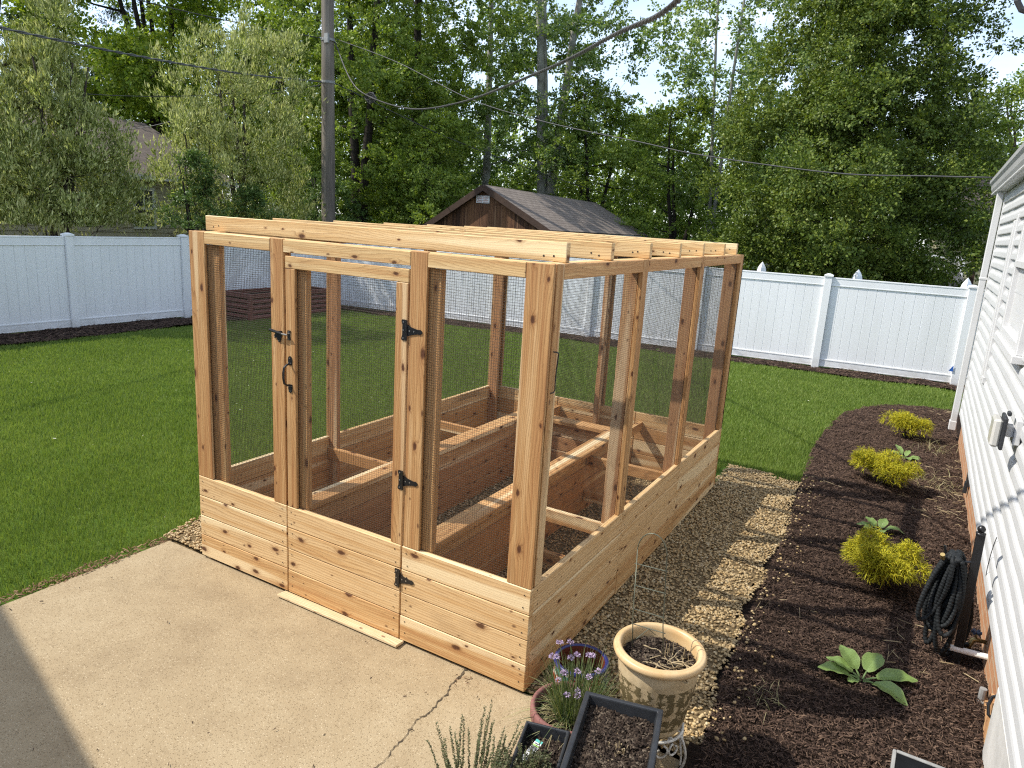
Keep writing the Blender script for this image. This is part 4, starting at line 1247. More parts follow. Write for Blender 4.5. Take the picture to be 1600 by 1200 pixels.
mb.bar((xm - 0.01, ya - 0.145, 3.02), (xl - 0.02, ya - 0.145, 1.875), 0.05, 0.14, (0, -1, 0)) if False else None
for xa in (xl - 0.02, xr + 0.02):
    za = 1.88 if xa < xm else 1.965
    d = Vector((xa - xm, 0, za - 3.03)).normalized(); nn = Vector((d.z, 0, -d.x))
    mb.obox((Vector((xm, ya - 0.15, 3.03)) + Vector((xa, ya - 0.15, za))) / 2, (d, (0, 1, 0), d.cross(Vector((0, 1, 0)))), ((Vector((xa, 0, za)) - Vector((xm, 0, 3.03))).length / 2, 0.022 + (0.001 if xa > xm else 0), 0.075))
mb.build('barge_board', M['brown_trim'], sh)
mb = MB(); mb.box((xr - 0.03, ya - 0.1, 1.90), (xr + 0.03, yb, 1.985)); mb.build('fascia', M['white_trim'], sh)
mb = MB(); mb.box((-9.34, ya - 0.02, 2.63), (-8.93, ya + 0.01, 2.82))
vt = mb.build('vent', M['vinyl'], sh)
mb = MB()
for k in range(4): mb.box((-9.31, ya - 0.032, 2.65 + k * 0.042), (-9.15, ya - 0.021, 2.67 + k * 0.042)); mb.box((-9.12, ya - 0.032, 2.65 + k * 0.042), (-8.96, ya - 0.021, 2.67 + k * 0.042))
M['vent_rust'] = plain('vent_slats', (0.62, 0.42, 0.36), 0.7, 0.2, 20)
mb.build('slats', M['vent_rust'], vt)

# ------------------------------------------------------------------ neighbouring houses
M['beige_siding'] = plain('beige_siding', (0.40, 0.36, 0.26), 0.6, 0.05, 1.5)
def lap_wall(mb, a, b, z0, z1, nrm, e=0.13):
    a, b, nrm = Vector(a), Vector(b), Vector(nrm)
    n = int((z1 - z0) / e)
    for k in range(n):
        za = z0 + k * e; zb_ = za + e
        i = len(mb.V)
        for p in (a, b): mb.V.append(tuple(Vector((p.x, p.y, za)) + nrm * 0.022))
        for p in (b, a): mb.V.append(tuple(Vector((p.x, p.y, zb_)) + nrm * 0.002))
        mb.face((i, i + 1, i + 2, i + 3))
        j = len(mb.V)
        for p in (a, b): mb.V.append(tuple(Vector((p.x, p.y, za)) + nrm * 0.002))
        mb.face((j, j + 1, i + 1, i))
lh = empty('house', (-21, 6, -0.1), 'beige sided house with brown shingle roof half hidden by the pale trees at left', 'house')
mb = MB(); mb.box((-25, -1.0, -0.1), (-17.03, 11.6, 2.80)); lap_wall(mb, (-17.0, -1.0), (-17.0, 11.6), -0.1, 2.78, (1, 0, 0)); mb.build('wall', M['beige_siding'], lh)
mb = MB()
roof_quad(mb, (-16.7, -1.4, 2.83), (-16.7, 11.9, 2.83), (-21, 11.9, 4.55), (-21, -1.4, 4.55))
roof_quad(mb, (-25.3, 11.9, 2.83), (-25.3, -1.4, 2.83), (-21, -1.4, 4.55), (-21, 11.9, 4.55))
mb.poly([(-25.1, 11.58, 2.8), (-17, 11.58, 2.8), (-21, 11.58, 4.5)], [(2, 1, 0)])
mb.build('roof', M['shingle'], lh)
mb = MB(); mb.box((-16.76, -1.4, 2.70), (-16.68, 11.9, 2.83)); mb.build('gutter', M['dirty_white'], lh)
mb = MB()
for lo, hi in (((8.80, 1.42), (8.88, 2.50)), ((9.36, 1.42), (9.44, 2.50)), ((8.88, 2.43), (9.36, 2.50)), ((8.88, 1.42), (9.36, 1.49)), ((8.88, 1.93), (9.36, 1.98)), ((9.105, 1.98), (9.135, 2.43))):
    mb.box((-16.99, lo[0], lo[1]), (-16.94, hi[0], hi[1]))
w_ = mb.build('window', M['white_trim'], lh)
mb = MB(); mb.box((-17.0, 8.88, 1.49), (-16.965, 9.36, 2.43)); mb.build('pane', M['glass'], w_)

rh = empty('house', (4.0, 27, -0.1), 'yellow beige house glimpsed between the dark tree and the white house corner', 'house')
mb = MB(); mb.box((1.2, 25.03, -0.1), (9.0, 31, 3.0)); lap_wall(mb, (1.2, 25.0), (9.0, 25.0), -0.1, 3.0, (0, -1, 0), 0.15)
M['yellow_siding'] = plain('yellow_siding', (0.52, 0.46, 0.28), 0.6, 0.05, 1.5)
mb.build('wall', M['yellow_siding'], rh)
mb = MB(); roof_quad(mb, (0.9, 24.5, 3.02), (9.3, 24.5, 3.02), (9.3, 28, 4.6), (0.9, 28, 4.6)); roof_quad(mb, (9.3, 31.5, 3.02), (0.9, 31.5, 3.02), (0.9, 28, 4.6), (9.3, 28, 4.6)); mb.build('roof', M['shingle'], rh)
mb = MB(); mb.box((0.9, 24.42, 2.9), (9.3, 24.5, 3.03)); mb.build('gutter', M['dirty_white'], rh)
dk = empty('deck_rail', (1.7, 23.6, -0.1), 'white deck railing with balusters below the dark tree at right', 'railing')
mb = MB(); mb.box((1.0, 23.55, 1.88), (2.25, 23.65, 1.95)); mb.box((1.0, 23.57, 1.48), (2.25, 23.63, 1.53)); mb.build('rail', M['vinyl'], dk)
mb = MB()
for k in range(9): mb.box((1.07 + k * 0.13, 23.58, 1.53), (1.11 + k * 0.13, 23.62, 1.88))
mb.build('balusters', M['vinyl'], dk)
for x in (1.0, 2.22):
    mb = MB(); mb.box((x - 0.05, 23.55, -0.1), (x + 0.05, 23.65, 1.90)); mb.build('post', M['vinyl'], dk)
pg = empty('pergola', (2.5, 21.5, -0.1), 'dark brown timber pergola post with a diagonal brace by the yellow house', 'pergola')
for x in (2.42, 5.2):
    mb = MB(); mb.box((x - 0.07, 21.43, -0.1), (x + 0.07, 21.57, 2.12)); mb.build('post', M['brown_trim'], pg)
mb = MB(); mb.box((1.9, 21.40, 2.12), (5.6, 21.60, 2.26)); mb.build('beam', M['brown_trim'], pg)
mb = MB(); mb.bar((2.38, 21.5, 1.45), (1.75, 21.5, 2.1), 0.09, 0.09, (0, 1, 0)); mb.build('brace', M['dirty_white'], pg)
gr = empty('covered_grill', (1.9, 22.3, -0.1), 'grill under a slate grey cover beside the brown pergola post', 'grill')
mb = MB()
V = [(1.45, 22.0, -0.1), (2.3, 22.0, -0.1), (2.3, 22.6, -0.1), (1.45, 22.6, -0.1), (1.42, 22.0, 1.25), (2.32, 22.0, 1.25), (2.3, 22.6, 1.28), (1.45, 22.6, 1.28), (1.6, 22.15, 1.52), (2.15, 22.15, 1.5), (2.15, 22.5, 1.5), (1.6, 22.5, 1.52)]
mb.poly(V, [(0, 1, 5, 4), (1, 2, 6, 5), (2, 3, 7, 6), (3, 0, 4, 7), (4, 5, 9, 8), (5, 6, 10, 9), (6, 7, 11, 10), (7, 4, 8, 11), (8, 9, 10, 11)])
M['tarp'] = plain('grey_cover', (0.10, 0.105, 0.115), 0.6, 0.2, 4, 0.6)
mb.build('cover', M['tarp'], gr)

# ------------------------------------------------------------------ red metal raised bed in the corner of the lawn
M['red_metal'] = plain('red_brown_metal', (0.19, 0.055, 0.045), 0.45, 0.12, 3, 0, 0.4)
rb = empty('raised_bed', (-10.62, 7.9, -0.05), 'dark red corrugated metal raised garden bed by the left fence', 'raised bed')
x0, x1, y0, y1, h = -11.0, -10.22, 6.9, 9.1, 0.47
def ribbed(mb, a, b, nrm, z0, z1, n):
    a, b, nrm = Vector(a), Vector(b), Vector(nrm)
    i0 = len(mb.V); k = n * 4
    for q in range(k + 1):
        z = z0 + (z1 - z0) * q / k
        d = (0.0, 0.0, 0.022, 0.022)[q % 4]
        mb.V.append(tuple(Vector((a.x, a.y, z)) + nrm * d)); mb.V.append(tuple(Vector((b.x, b.y, z)) + nrm * d))
    for q in range(k): mb.face((i0 + 2 * q, i0 + 2 * q + 1, i0 + 2 * q + 3, i0 + 2 * q + 2))
for a, b, nn in (((x0, y0), (x1, y0), (0, -1, 0)), ((x1, y0), (x1, y1), (1, 0, 0)), ((x1, y1), (x0, y1), (0, 1, 0)), ((x0, y1), (x0, y0), (-1, 0, 0))):
    mb = MB(); ribbed(mb, a, b, nn, -0.05, h, 5); o = mb.build('side_panel', M['red_metal'], rb)
    o.modifiers.new('thick', 'SOLIDIFY').thickness = 0.004
for x in (x0, x1):
    for y in (y0, y1):
        mb = MB(); mb.box((x - 0.04, y - 0.04, -0.06), (x + 0.04, y + 0.04, h + 0.015)); mb.build('corner_post', M['red_metal'], rb, bevel=0.01)
mb = MB(); mb.box((x0, y0, 0.0), (x1, y1, h - 0.06)); mb.build('soil', M['soil'], rb)
mb = MB()
mb.box((x0 - .02, y0 - .022, h), (x1 + .02, y0 + .022, h + .02)); mb.box((x0 - .02, y1 - .022, h), (x1 + .02, y1 + .022, h + .02)); mb.box((x1 - .021, y0 + .022, h), (x1 + .023, y1 - .022, h + .019)); mb.box((x0 - .023, y0 + .022, h), (x0 + .021, y1 - .022, h + .019))
mb.build('rim', M['red_metal'], rb)

# ------------------------------------------------------------------ pots by the enclosure corner
def soil_top(name, cx, cy, z, r, parent, seed, n=700, poly=None):
    g = np.random.RandomState(seed)
    rr = r * np.sqrt(g.rand(n)) * 0.98; an = g.uniform(0, 6.283, n)
    P = np.stack([cx + rr * np.cos(an), cy + rr * np.sin(an), z + 0.018 * (1 - (rr / r) ** 2) + g.uniform(-.002, .006, n)], 1)
    V, F = shards_np(g, P, g.uniform(0.006, 0.026, n), g.uniform(0.003, 0.010, n), 0.004, 0.45)
    mb = MB(); mb.lathe([(r, z - 0.01), (r * 0.7, z + 0.006), (0.01, z + 0.014)], (cx, cy, 0), 24)
    o = mb.build('soil', M['soil'], parent, smooth=True)
    npmesh('soil_crumbs', V, F, M['soil_bits'], parent)
    return o

def tan_glaze():
    t = NT('tan_glaze')
    p = t.coord()
    sep = t.n('SeparateXYZ'); t.l(p, sep.inputs[0])
    z = sep.outputs[2]
    band = t.math('MULTIPLY', t.math('GREATER_THAN', z, 0.035), t.math('LESS_THAN', z, 0.245))
    edge = t.noise(t.mapping(p, (26, 26, 30)), 1.0, 5, 0.75)
    low = t.noise(t.mapping(p, (5, 5, 12)), 1.0, 3)
    ang = t.math('ARCTAN2', sep.outputs[1], sep.outputs[0])
    ribs = t.math('MULTIPLY', t.math('COSINE', t.math('MULTIPLY', ang, 22.0)), 0.035)
    k = t.math('MULTIPLY', t.math('GREATER_THAN', t.math('ADD', ribs, t.math('ADD', t.math('MULTIPLY', edge, 0.75), t.math('MULTIPLY', low, 0.4))), 0.56), band)
    base = t.ramp(t.noise(p, 14, 5, 0.65), [(0.3, (0.38, 0.275, 0.15)), (0.6, (0.54, 0.42, 0.255))])
    col = t.mix(t.math('MULTIPLY', k, 0.88), base, (0.095, 0.072, 0.030))
    t.l(col, t.b.inputs['Base Color']); t.b.inputs['Roughness'].default_value = 0.38
    t.b.inputs['Specular IOR Level'].default_value = 0.45
    t.bump(t.math('SUBTRACT', edge, k), 0.3, 0.003)
    return t.m
M['tan_glaze'] = tan_glaze()
M['tan_rim'] = plain('tan_rim', (0.60, 0.44, 0.245), 0.4, 0.12, 7, 0.05, 0.45, dark=(0.50, 0.31, 0.13))
TX, TY, TZ = 0.655, -0.045, 0.165
tp = empty('flower_pot', (TX, TY, TZ), 'large tan glazed pot with mottled ribbed body on a white wire stand', 'flower pot')
mb = MB()
rip = lambda a, z: 1 + (0.010 * math.cos(a * 22) if 0.03 < z < 0.27 else 0)
mb.lathe([(0.02, 0.0), (0.122, 0.0), (0.128, 0.012), (0.136, 0.05), (0.149, 0.12), (0.161, 0.19), (0.168, 0.25), (0.171, 0.29), (0.168, 0.318)], (TX, TY, TZ), 88, 0, rip)
mb.build('body', M['tan_glaze'], tp, smooth=True)
mb = MB()
mb.lathe([(0.166, 0.312), (0.180, 0.316), (0.192, 0.325), (0.197, 0.338), (0.193, 0.350), (0.186, 0.356), (0.183, 0.355), (0.178, 0.359), (0.170, 0.359), (0.162, 0.352), (0.159, 0.335), (0.155, 0.26), (0.150, 0.22)], (TX, TY, TZ), 64)
mb.build('rim', M['tan_rim'], tp, smooth=True)
soil_top('soil', TX, TY, TZ + 0.298, 0.154, tp, 51, 1300)
mb = MB(); g = random.Random(5)
for k in range(26):
    c = Vector((TX + 0.06 + g.uniform(-.05, .05), TY - 0.03 + g.uniform(-.06, .07), TZ + 0.318)); P = [c]
    d = g.uniform(0, 6.28)
    for j in range(5):
        d += g.uniform(-.7, .7); c = c + Vector((math.cos(d) * .018, math.sin(d) * .018, g.uniform(-.006, .008))); P.append(c)
    mb.tube(P, g.uniform(.0014, .003), 5)
for k in range(7):
    q = Vector((TX + g.uniform(.02, .13), TY + g.uniform(-.02, .09), TZ + 0.305)); mb.tube([q, q + Vector((g.uniform(-.01, .01), g.uniform(-.01, .01), g.uniform(.04, .08)))], .0016, 4)
mb.build('dead_roots', M['straw'], tp)

# white wire plant stand
st = empty('plant_stand', (TX, TY, -0.03), 'white scrolled wire plant stand under the tan pot', 'plant stand')
mb = MB()
ringp = [(TX + 0.135 * math.cos(a), TY + 0.135 * math.sin(a), 0.155) for a in np.linspace(0, 2 * math.pi, 36, endpoint=False)]
mb.tube(ringp, 0.0065, 8, 0, True)
for k in (-1, 0, 1):
    mb.tube([(TX - 0.13, TY + k * 0.06, 0.157), (TX + 0.13, TY + k * 0.06, 0.157)], 0.004, 6)
mb.build('ring', M['white_iron'], st, smooth=True)
for k, a in enumerate((-1.25, -0.1, 1.2, 2.3, 3.5)):
    d = Vector((math.cos(a), math.sin(a), 0)); c = Vector((TX, TY, 0))
    mb = MB()
    mb.tube(smooth_path([c + d * 0.132 + Vector((0, 0, 0.152)), c + d * 0.152 + Vector((0, 0, 0.125)), c + d * 0.168 + Vector((0, 0, 0.07)), c + d * 0.160 + Vector((0, 0, 0.01)), c + d * 0.135 + Vector((0, 0, -0.028))], 24), 0.0058, 8)
    mb.tube(smooth_path([c + d * 0.134 + Vector((0, 0, 0.15)), c + d * 0.142 + Vector((0, 0, 0.10)), c + d * 0.150 + Vector((0, 0, 0.05)), c + d * 0.150 + Vector((0, 0, 0.012))], 16), 0.0045, 8)
    mb.build('leg', M['white_iron'], st, smooth=True)
    # scrolls hanging from the ring between the legs
    for sg in (-1, 1):
        aa = a + sg * 0.33
        mb = MB(); P = []
        for j in range(22):
            t = j / 21; ang = 0.3 + t * 5.6; rr = 0.034 * (1 - 0.55 * t)
            e = Vector((-math.sin(aa), math.cos(aa), 0))
            P.append(c + Vector((math.cos(aa), math.sin(aa), 0)) * 0.137 + e * (sg * (rr * math.sin(ang)) * 1.0) + Vector((0, 0, 0.108 + rr * math.cos(ang))))
        mb.tube(P, 0.0048, 7); mb.build('scroll', M['white_iron'], st, smooth=True)

# wire trellis stuck in the tan pot
tr_ = empty('wire_trellis', (0.60, -0.03, 0.47), 'arched thin wire trellis standing in the tan pot', 'trellis')
mb = MB()
xa, xb, zt = 0.520, 0.648, 0.93
P = [(0.552, -0.06, 0.44), (xa + 0.012, -0.052, 0.62), (xa, -0.05, zt)]
for j in range(13):
    a = math.pi - math.pi * j / 12
    P.append(((xa + xb) / 2 + (xb - xa) / 2 * math.cos(a), -0.05, zt + 0.088 * math.sin(a)))
P += [(xb, -0.05, zt), (xb + 0.018, -0.05, 0.62), (0.692, -0.06, 0.44)]
P = [(x - 0.008, y, z - 0.0) for x, y, z in P]
mb.tube(P, 0.0024, 7)
mb.build('frame', M['wire_green'], tr_, smooth=True)
mb = MB()
for z, x0, x1 in ((0.865, 0.506, 0.650), (0.765, 0.513, 0.655), (0.655, 0.518, 0.660), (0.585, 0.520, 0.672)):
    mb.tube([(x0, -0.0475, z - 0.003), (x1, -0.0475, z + 0.004)], 0.002, 6)
mb.tube([(0.54, -0.02, 0.50), (0.575, 0.03, 0.535), (0.60, 0.06, 0.50)], 0.002, 6)
mb.build('rungs', M['wire_green'], tr_)

# pink clay pot with chives
M['clay'] = plain('clay', (0.47, 0.27, 0.16), 0.8, 0.18, 9, 0.2, 0.2, dark=(0.30, 0.15, 0.09))
M['pink_clay'] = plain('pink_clay', (0.235, 0.105, 0.092), 0.75, 0.15, 12, 0.15, 0.2, dark=(0.16, 0.07, 0.062))
CX, CY = 0.345, -0.225
cpot = empty('flower_pot', (CX, CY, -0.03), 'clay pot with dusty pink rim holding the flowering chives', 'flower pot')
mb = MB(); mb.lathe([(0.02, -0.029), (0.125, -0.029), (0.135, -0.02), (0.150, 0.10), (0.160, 0.158)], (CX, CY, 0), 48); mb.build('body', M['clay'], cpot, smooth=True)
mb = MB(); mb.lathe([(0.158, 0.140), (0.168, 0.142), (0.174, 0.155), (0.175, 0.195), (0.171, 0.206), (0.160, 0.208), (0.152, 0.200), (0.150, 0.12)], (CX, CY, 0), 48); mb.build('rim', M['pink_clay'], cpot, smooth=True)
soil_top('soil', CX, CY, 0.155, 0.15, cpot, 52, 400)
M['saucer'] = M['black_plastic']
mb = MB(); mb.lathe([(0.02, -0.0295), (0.15, -0.0295), (0.165, -0.0265), (0.172, 0.012), (0.165, 0.012), (0.155, -0.016), (0.02, -0.018)], (CX - 0.005, CY, 0), 40)
mb.build('saucer', M['saucer'], cpot, smooth=True)

def strip_np(P0, DIR, L, W_, droop, k=6, seed=0, side=None):
    """thin curved blades: rows of quads narrowing to the tip"""
    n = len(P0); g = np.random.RandomState(seed)
    D = unit(DIR)
    S_ = unit(np.cross(D, np.stack([g.normal(0, .3, n), g.normal(0, .3, n), np.ones(n)], 1)) + 1e-4)
    V = []
    for i in range(k + 1):
        t = i / k
        C = P0 + D * (L * t)[:, None]
        C = C + np.stack([np.zeros(n), np.zeros(n), -droop * t * t * L], 1) + np.stack([D[:, 0], D[:, 1], 0 * t * L], 1) * (droop * 0.5 * t * t * L)[:, None]
        w = (W_ * (1 - t ** 2 * 0.85))[:, None]
        V.append(C - S_ * w); V.append(C + S_ * w)
    V = np.stack(V, 1)                                  # n, 2(k+1), 3
    f = np.array([[2 * i, 2 * i + 1, 2 * i + 3, 2 * i + 2] for i in range(k)])
    F = f[None] + (np.arange(n) * 2 * (k + 1))[:, None, None]
    return V.reshape(-1, 3), F.reshape(-1, 4)

M['chive'] = leaf('chive_leaf', [(0.06, 0.095, 0.035), (0.11, 0.155, 0.06), (0.17, 0.21, 0.09), (0.27, 0.27, 0.13)], 0.25, patch=0.2)
M['chive_dry'] = leaf('chive_dry', [(0.24, 0.20, 0.10), (0.38, 0.33, 0.18), (0.30, 0.28, 0.12)], 0.2, patch=0.2)
M['mauve'] = island_mat('mauve_petals', [(0.38, 0.27, 0.42), (0.50, 0.39, 0.54), (0.60, 0.50, 0.62)], 0.6)
cv = empty('chive_plant', (CX, CY, 0.16), 'flowering chives with mauve round heads spilling from the pink rimmed clay pot', 'chives')
g = np.random.RandomState(61)
def chives(n, tiltmu, L0, L1, W0, W1, dr0, dr1, seed, mat, name, rad=0.09):
    g = np.random.RandomState(seed)
    a = g.uniform(0, 6.283, n); r = rad * np.sqrt(g.rand(n))
    P0 = np.stack([CX + 0.03 + r * np.cos(a), CY + r * np.sin(a), np.full(n, 0.16)], 1)
    b = a + g.normal(0, .6, n); tl = np.abs(g.normal(tiltmu, tiltmu * .5, n))
    D = np.stack([np.cos(b) * np.sin(tl), np.sin(b) * np.sin(tl), np.cos(tl)], 1)
    V, F = strip_np(P0, D, g.uniform(L0, L1, n), g.uniform(W0, W1, n), g.uniform(dr0, dr1, n), 6, seed)
    return npmesh(name, V, F, M[mat], cv)
chives(560, 0.26, 0.15, 0.33, 0.0012, 0.0024, 0.02, 0.2, 62, 'chive', 'stems')
chives(240, 0.75, 0.10, 0.24, 0.0008, 0.0018, 0.5, 1.2, 63, 'chive_dry', 'dry_stems', 0.11)
chives(120, 0.55, 0.18, 0.33, 0.001, 0.002, 0.3, 0.9, 64, 'chive', 'arching_stems')
fl_spots = [(-0.085, 0.02, 0.475), (-0.055, 0.07, 0.46), (-0.075, -0.02, 0.43), (-0.10, -0.01, 0.415), (-0.01, 0.05, 0.425), (0.035, 0.07, 0.43), (0.02, 0.0, 0.385), (-0.035, -0.02, 0.365), (-0.045, -0.05, 0.345), (0.075, -0.01, 0.385), (0.02, -0.10, 0.33), (0.055, -0.07, 0.345), (0.06, -0.08, 0.33), (0.055, 0.06, 0.44), (0.10, 0.03, 0.40), (-0.04, 0.05, 0.40)]
for k, (dx, dy, z) in enumerate(fl_spots):
    c = np.array([CX + dx, CY + dy, z]); n = 46
    u = unit(g.normal(0, 1, (n, 3))); u[:, 2] = np.abs(u[:, 2]) * 0.9 - 0.25; u = unit(u)
    L = np.full(n, 0.0115 * g.uniform(.7, 1.2))
    V, F = leaves_np(g, c + u * (0.009 + 0.004 * g.rand(n)[:, None]), u, unit(g.normal(0, 1, (n, 3))), L, L * 0.5)
    npmesh('flower', V, F, M['mauve'], cv)
mb = MB()
for (dx, dy, z) in fl_spots: mb.tube([(CX + dx * 0.35 + 0.02, CY + dy * 0.4, 0.165), (CX + dx * 0.7 + 0.008, CY + dy * 0.75, z * 0.6 + 0.08), (CX + dx, CY + dy, z - 0.004)], 0.0017, 5)
mb.build('flower_stalks', M['chive'], cv)

# blue rimmed painted pot behind the chives
def talavera():
    t = NT('painted_glaze')
    p = t.coord()
    w = t.n('TexWave', wave_type='RINGS'); w.inputs['Scale'].default_value = 9; w.inputs['Distortion'].default_value = 7; w.inputs['Detail'].default_value = 1; w.inputs['Detail Scale'].default_value = 2.0
    t.l(p, w.inputs['Vector'])
    v = t.n('TexVoronoi'); v.inputs['Scale'].default_value = 11; t.l(p, v.inputs['Vector'])
    col = t.ramp(t.n('SeparateColor').outputs[0], [(0, (0.3, 0.02, 0.02)), (1, (0.3, 0.02, 0.02))])
    sc = t.n('SeparateColor'); t.l(v.outputs['Color'], sc.inputs[0])
    x = t.n('ValToRGB'); x.color_ramp.interpolation = 'CONSTANT'
    e = x.color_ramp.elements; e[0].color = (0.30, 0.022, 0.022, 1); e[1].position = 0.45; e[1].color = (0.02, 0.12, 0.10, 1)
    q = e.new(0.7); q.color = (0.02, 0.03, 0.16, 1); q = e.new(0.85); q.color = (0.55, 0.50, 0.38, 1)
    t.l(sc.outputs[0], x.inputs['Fac'])
    lines = t.math('GREATER_THAN', w.outputs['Fac'], 0.80)
    col = t.mix(lines, x.outputs['Color'], (0.62, 0.58, 0.5))
    t.l(col, t.b.inputs['Base Color']); t.b.inputs['Roughness'].default_value = 0.22
    return t.m
M['talavera'] = talavera()
M['cobalt'] = plain('cobalt_glaze', (0.020, 0.022, 0.12), 0.2, 0.1, 6, 0, 0.5)
M['inner_red'] = plain('inner_glaze', (0.16, 0.045, 0.025), 0.4, 0.2, 9)
BX, BY = 0.252, 0.085
bp = empty('flower_pot', (BX, BY, -0.03), 'painted pot with cobalt blue rim and red swirls behind the chives', 'flower pot')
mb = MB(); mb.lathe([(0.02, -0.02), (0.085, -0.02), (0.10, 0.02), (0.128, 0.10), (0.132, 0.15), (0.120, 0.20), (0.118, 0.205)], (BX, BY, 0), 40); mb.build('body', M['talavera'], bp, smooth=True)
mb = MB(); mb.lathe([(0.117, 0.203), (0.128, 0.206), (0.134, 0.216), (0.130, 0.228), (0.118, 0.230), (0.112, 0.224)], (BX, BY, 0), 40); mb.build('rim', M['cobalt'], bp, smooth=True)
mb = MB(); mb.lathe([(0.1125, 0.225), (0.110, 0.20), (0.113, 0.12)], (BX, BY, 0), 40); mb.build('lining', M['inner_red'], bp, smooth=True)
soil_top('soil', BX, BY, 0.125, 0.112, bp, 53, 250)

# dark rectangular planters
def planter(root, c, ang, L, Wd, z0, z1, rimw=0.022, taper=0.86, wall=0.012):
    ca, sa = math.cos(ang), math.sin(ang)
    def P(x, y, z): return (c[0] + x * ca - y * sa, c[1] + x * sa + y * ca, z)
    mb = MB()
    def ring(a, b, z): return [P(-a, -b, z), P(a, -b, z), P(a, b, z), P(-a, b, z)]
    hx, hy = Wd / 2, L / 2
    rows = [ring(hx * taper, hy * (1 - (1 - taper) * .5), z0), ring(hx - 0.010, hy - 0.010, z1 - 0.040), ring(hx - 0.002, hy - 0.002, z1 - 0.038), ring(hx, hy, z1 - 0.004), ring(hx - 0.004, hy - 0.004, z1), ring(hx - rimw + 0.003, hy - rimw + 0.003, z1), ring(hx - rimw, hy - rimw, z1 - 0.004), ring(hx - rimw - 0.014, hy - rimw - 0.01, z1 - 0.115)]
    V = [v for r_ in rows for v in r_]
    F = [(3, 2, 1, 0)]
    for i in range(len(rows) - 1):
        for j in range(4):
            k = (j + 1) % 4; F.append((i * 4 + j, i * 4 + k, (i + 1) * 4 + k, (i + 1) * 4 + j))
    F.append(tuple(len(V) - 4 + j for j in range(4)))
    mb.poly(V, F)
    mb.build('box', M['black_plastic'], root, bevel=0.004)
    return P
def planter_soil(root, P, L, Wd, z, seed, n):
    g = np.random.RandomState(seed)
    x = g.uniform(-Wd / 2, Wd / 2, n); y = g.uniform(-L / 2, L / 2, n)
    hz = z + 0.022 * (vnoise(x + 5, y + 5, 14, seed) + 0.5 * vnoise(x + 5, y + 5, 40, seed) - 0.6)
    Q = np.array([P(a, b, c) for a, b, c in zip(x, y, hz)])
    V, F = shards_np(g, Q, g.uniform(0.006, 0.024, n), g.uniform(0.003, 0.010, n), 0.005, 0.5)
    npmesh('soil_crumbs', V, F, M['soil_bits'], root)
    mb = MB(); nx, ny = 14, 22
    for j in range(ny + 1):
        for i in range(nx + 1):
            a = -Wd / 2 + Wd * i / nx; b = -L / 2 + L * j / ny
            hh = z + 0.022 * (float(vnoise(np.array(a + 5), np.array(b + 5), 14, seed)) + 0.5 * float(vnoise(np.array(a + 5), np.array(b + 5), 40, seed)) - 0.6) - 0.002
            mb.V.append(P(a, b, hh))
    for j in range(ny):
        for i in range(nx):
            q = j * (nx + 1) + i; mb.face((q, q + 1, q + nx + 2, q + nx + 1))
    mb.build('soil', M['soil'], root, smooth=True)
# large one in front: back edge from (.462,-.364) to (.766,-.294)
PA = math.atan2(0.070, 0.304)
bl = Vector((0.462, -0.364)); br = Vector((0.766, -0.294))
ex = (br - bl).normalized(); ey = Vector((-ex.y, ex.x))
pl_c = (bl + br) / 2 - ey * 0.33
pr1 = empty('planter_box', (pl_c.x, pl_c.y, 0.21), 'large dark rectangular planter of bare soil in the foreground, stacked on another', 'planter')
Pm = planter(pr1, pl_c, PA, 0.66, 0.312, 0.212, 0.42)
planter_soil(pr1, Pm, 0.595, 0.258, 0.372, 71, 3600)
mb = MB(); g = random.Random(9)
for k in range(46):
    cx_, cy_ = (0.03, 0.10) if k < 18 else (0.04, -0.09) if k < 38 else (g.uniform(-.1, .1), g.uniform(-.2, .2))
    q = Vector(Pm(cx_ + g.gauss(0, .022), cy_ + g.gauss(0, .016), 0.372)); mb.tube([q, q + Vector((g.uniform(-.012, .012), g.uniform(-.012, .012), g.uniform(.012, .034)))], g.uniform(.0014, .0026), 5)
mb.build('cut_stems', M['straw'], pr1)
pr2 = empty('planter_box', (pl_c.x, pl_c.y, -0.03), 'dark planter on the patio hidden beneath the large planter of bare soil', 'planter')
planter(pr2, pl_c + Vector((0.004, -0.006)), PA + 0.01, 0.66, 0.305, -0.0295, 0.211)
# smaller one with thyme
sl0 = Vector((0.236, -0.427)); sdir = (Vector((0.388, -0.388)) - sl0).normalized(); sey = Vector((-sdir.y, sdir.x))
PB = math.atan2(sdir.y, sdir.x)
sm_c = sl0 + sdir * 0.095 - sey * 0.26
pr3 = empty('planter_box', (sm_c.x, sm_c.y, -0.03), 'smaller dark planter with thyme and a white plant tag', 'planter')
Ps = planter(pr3, sm_c, PB, 0.52, 0.19, -0.0295, 0.22, 0.014)
planter_soil(pr3, Ps, 0.48, 0.15, 0.165, 72, 1300)

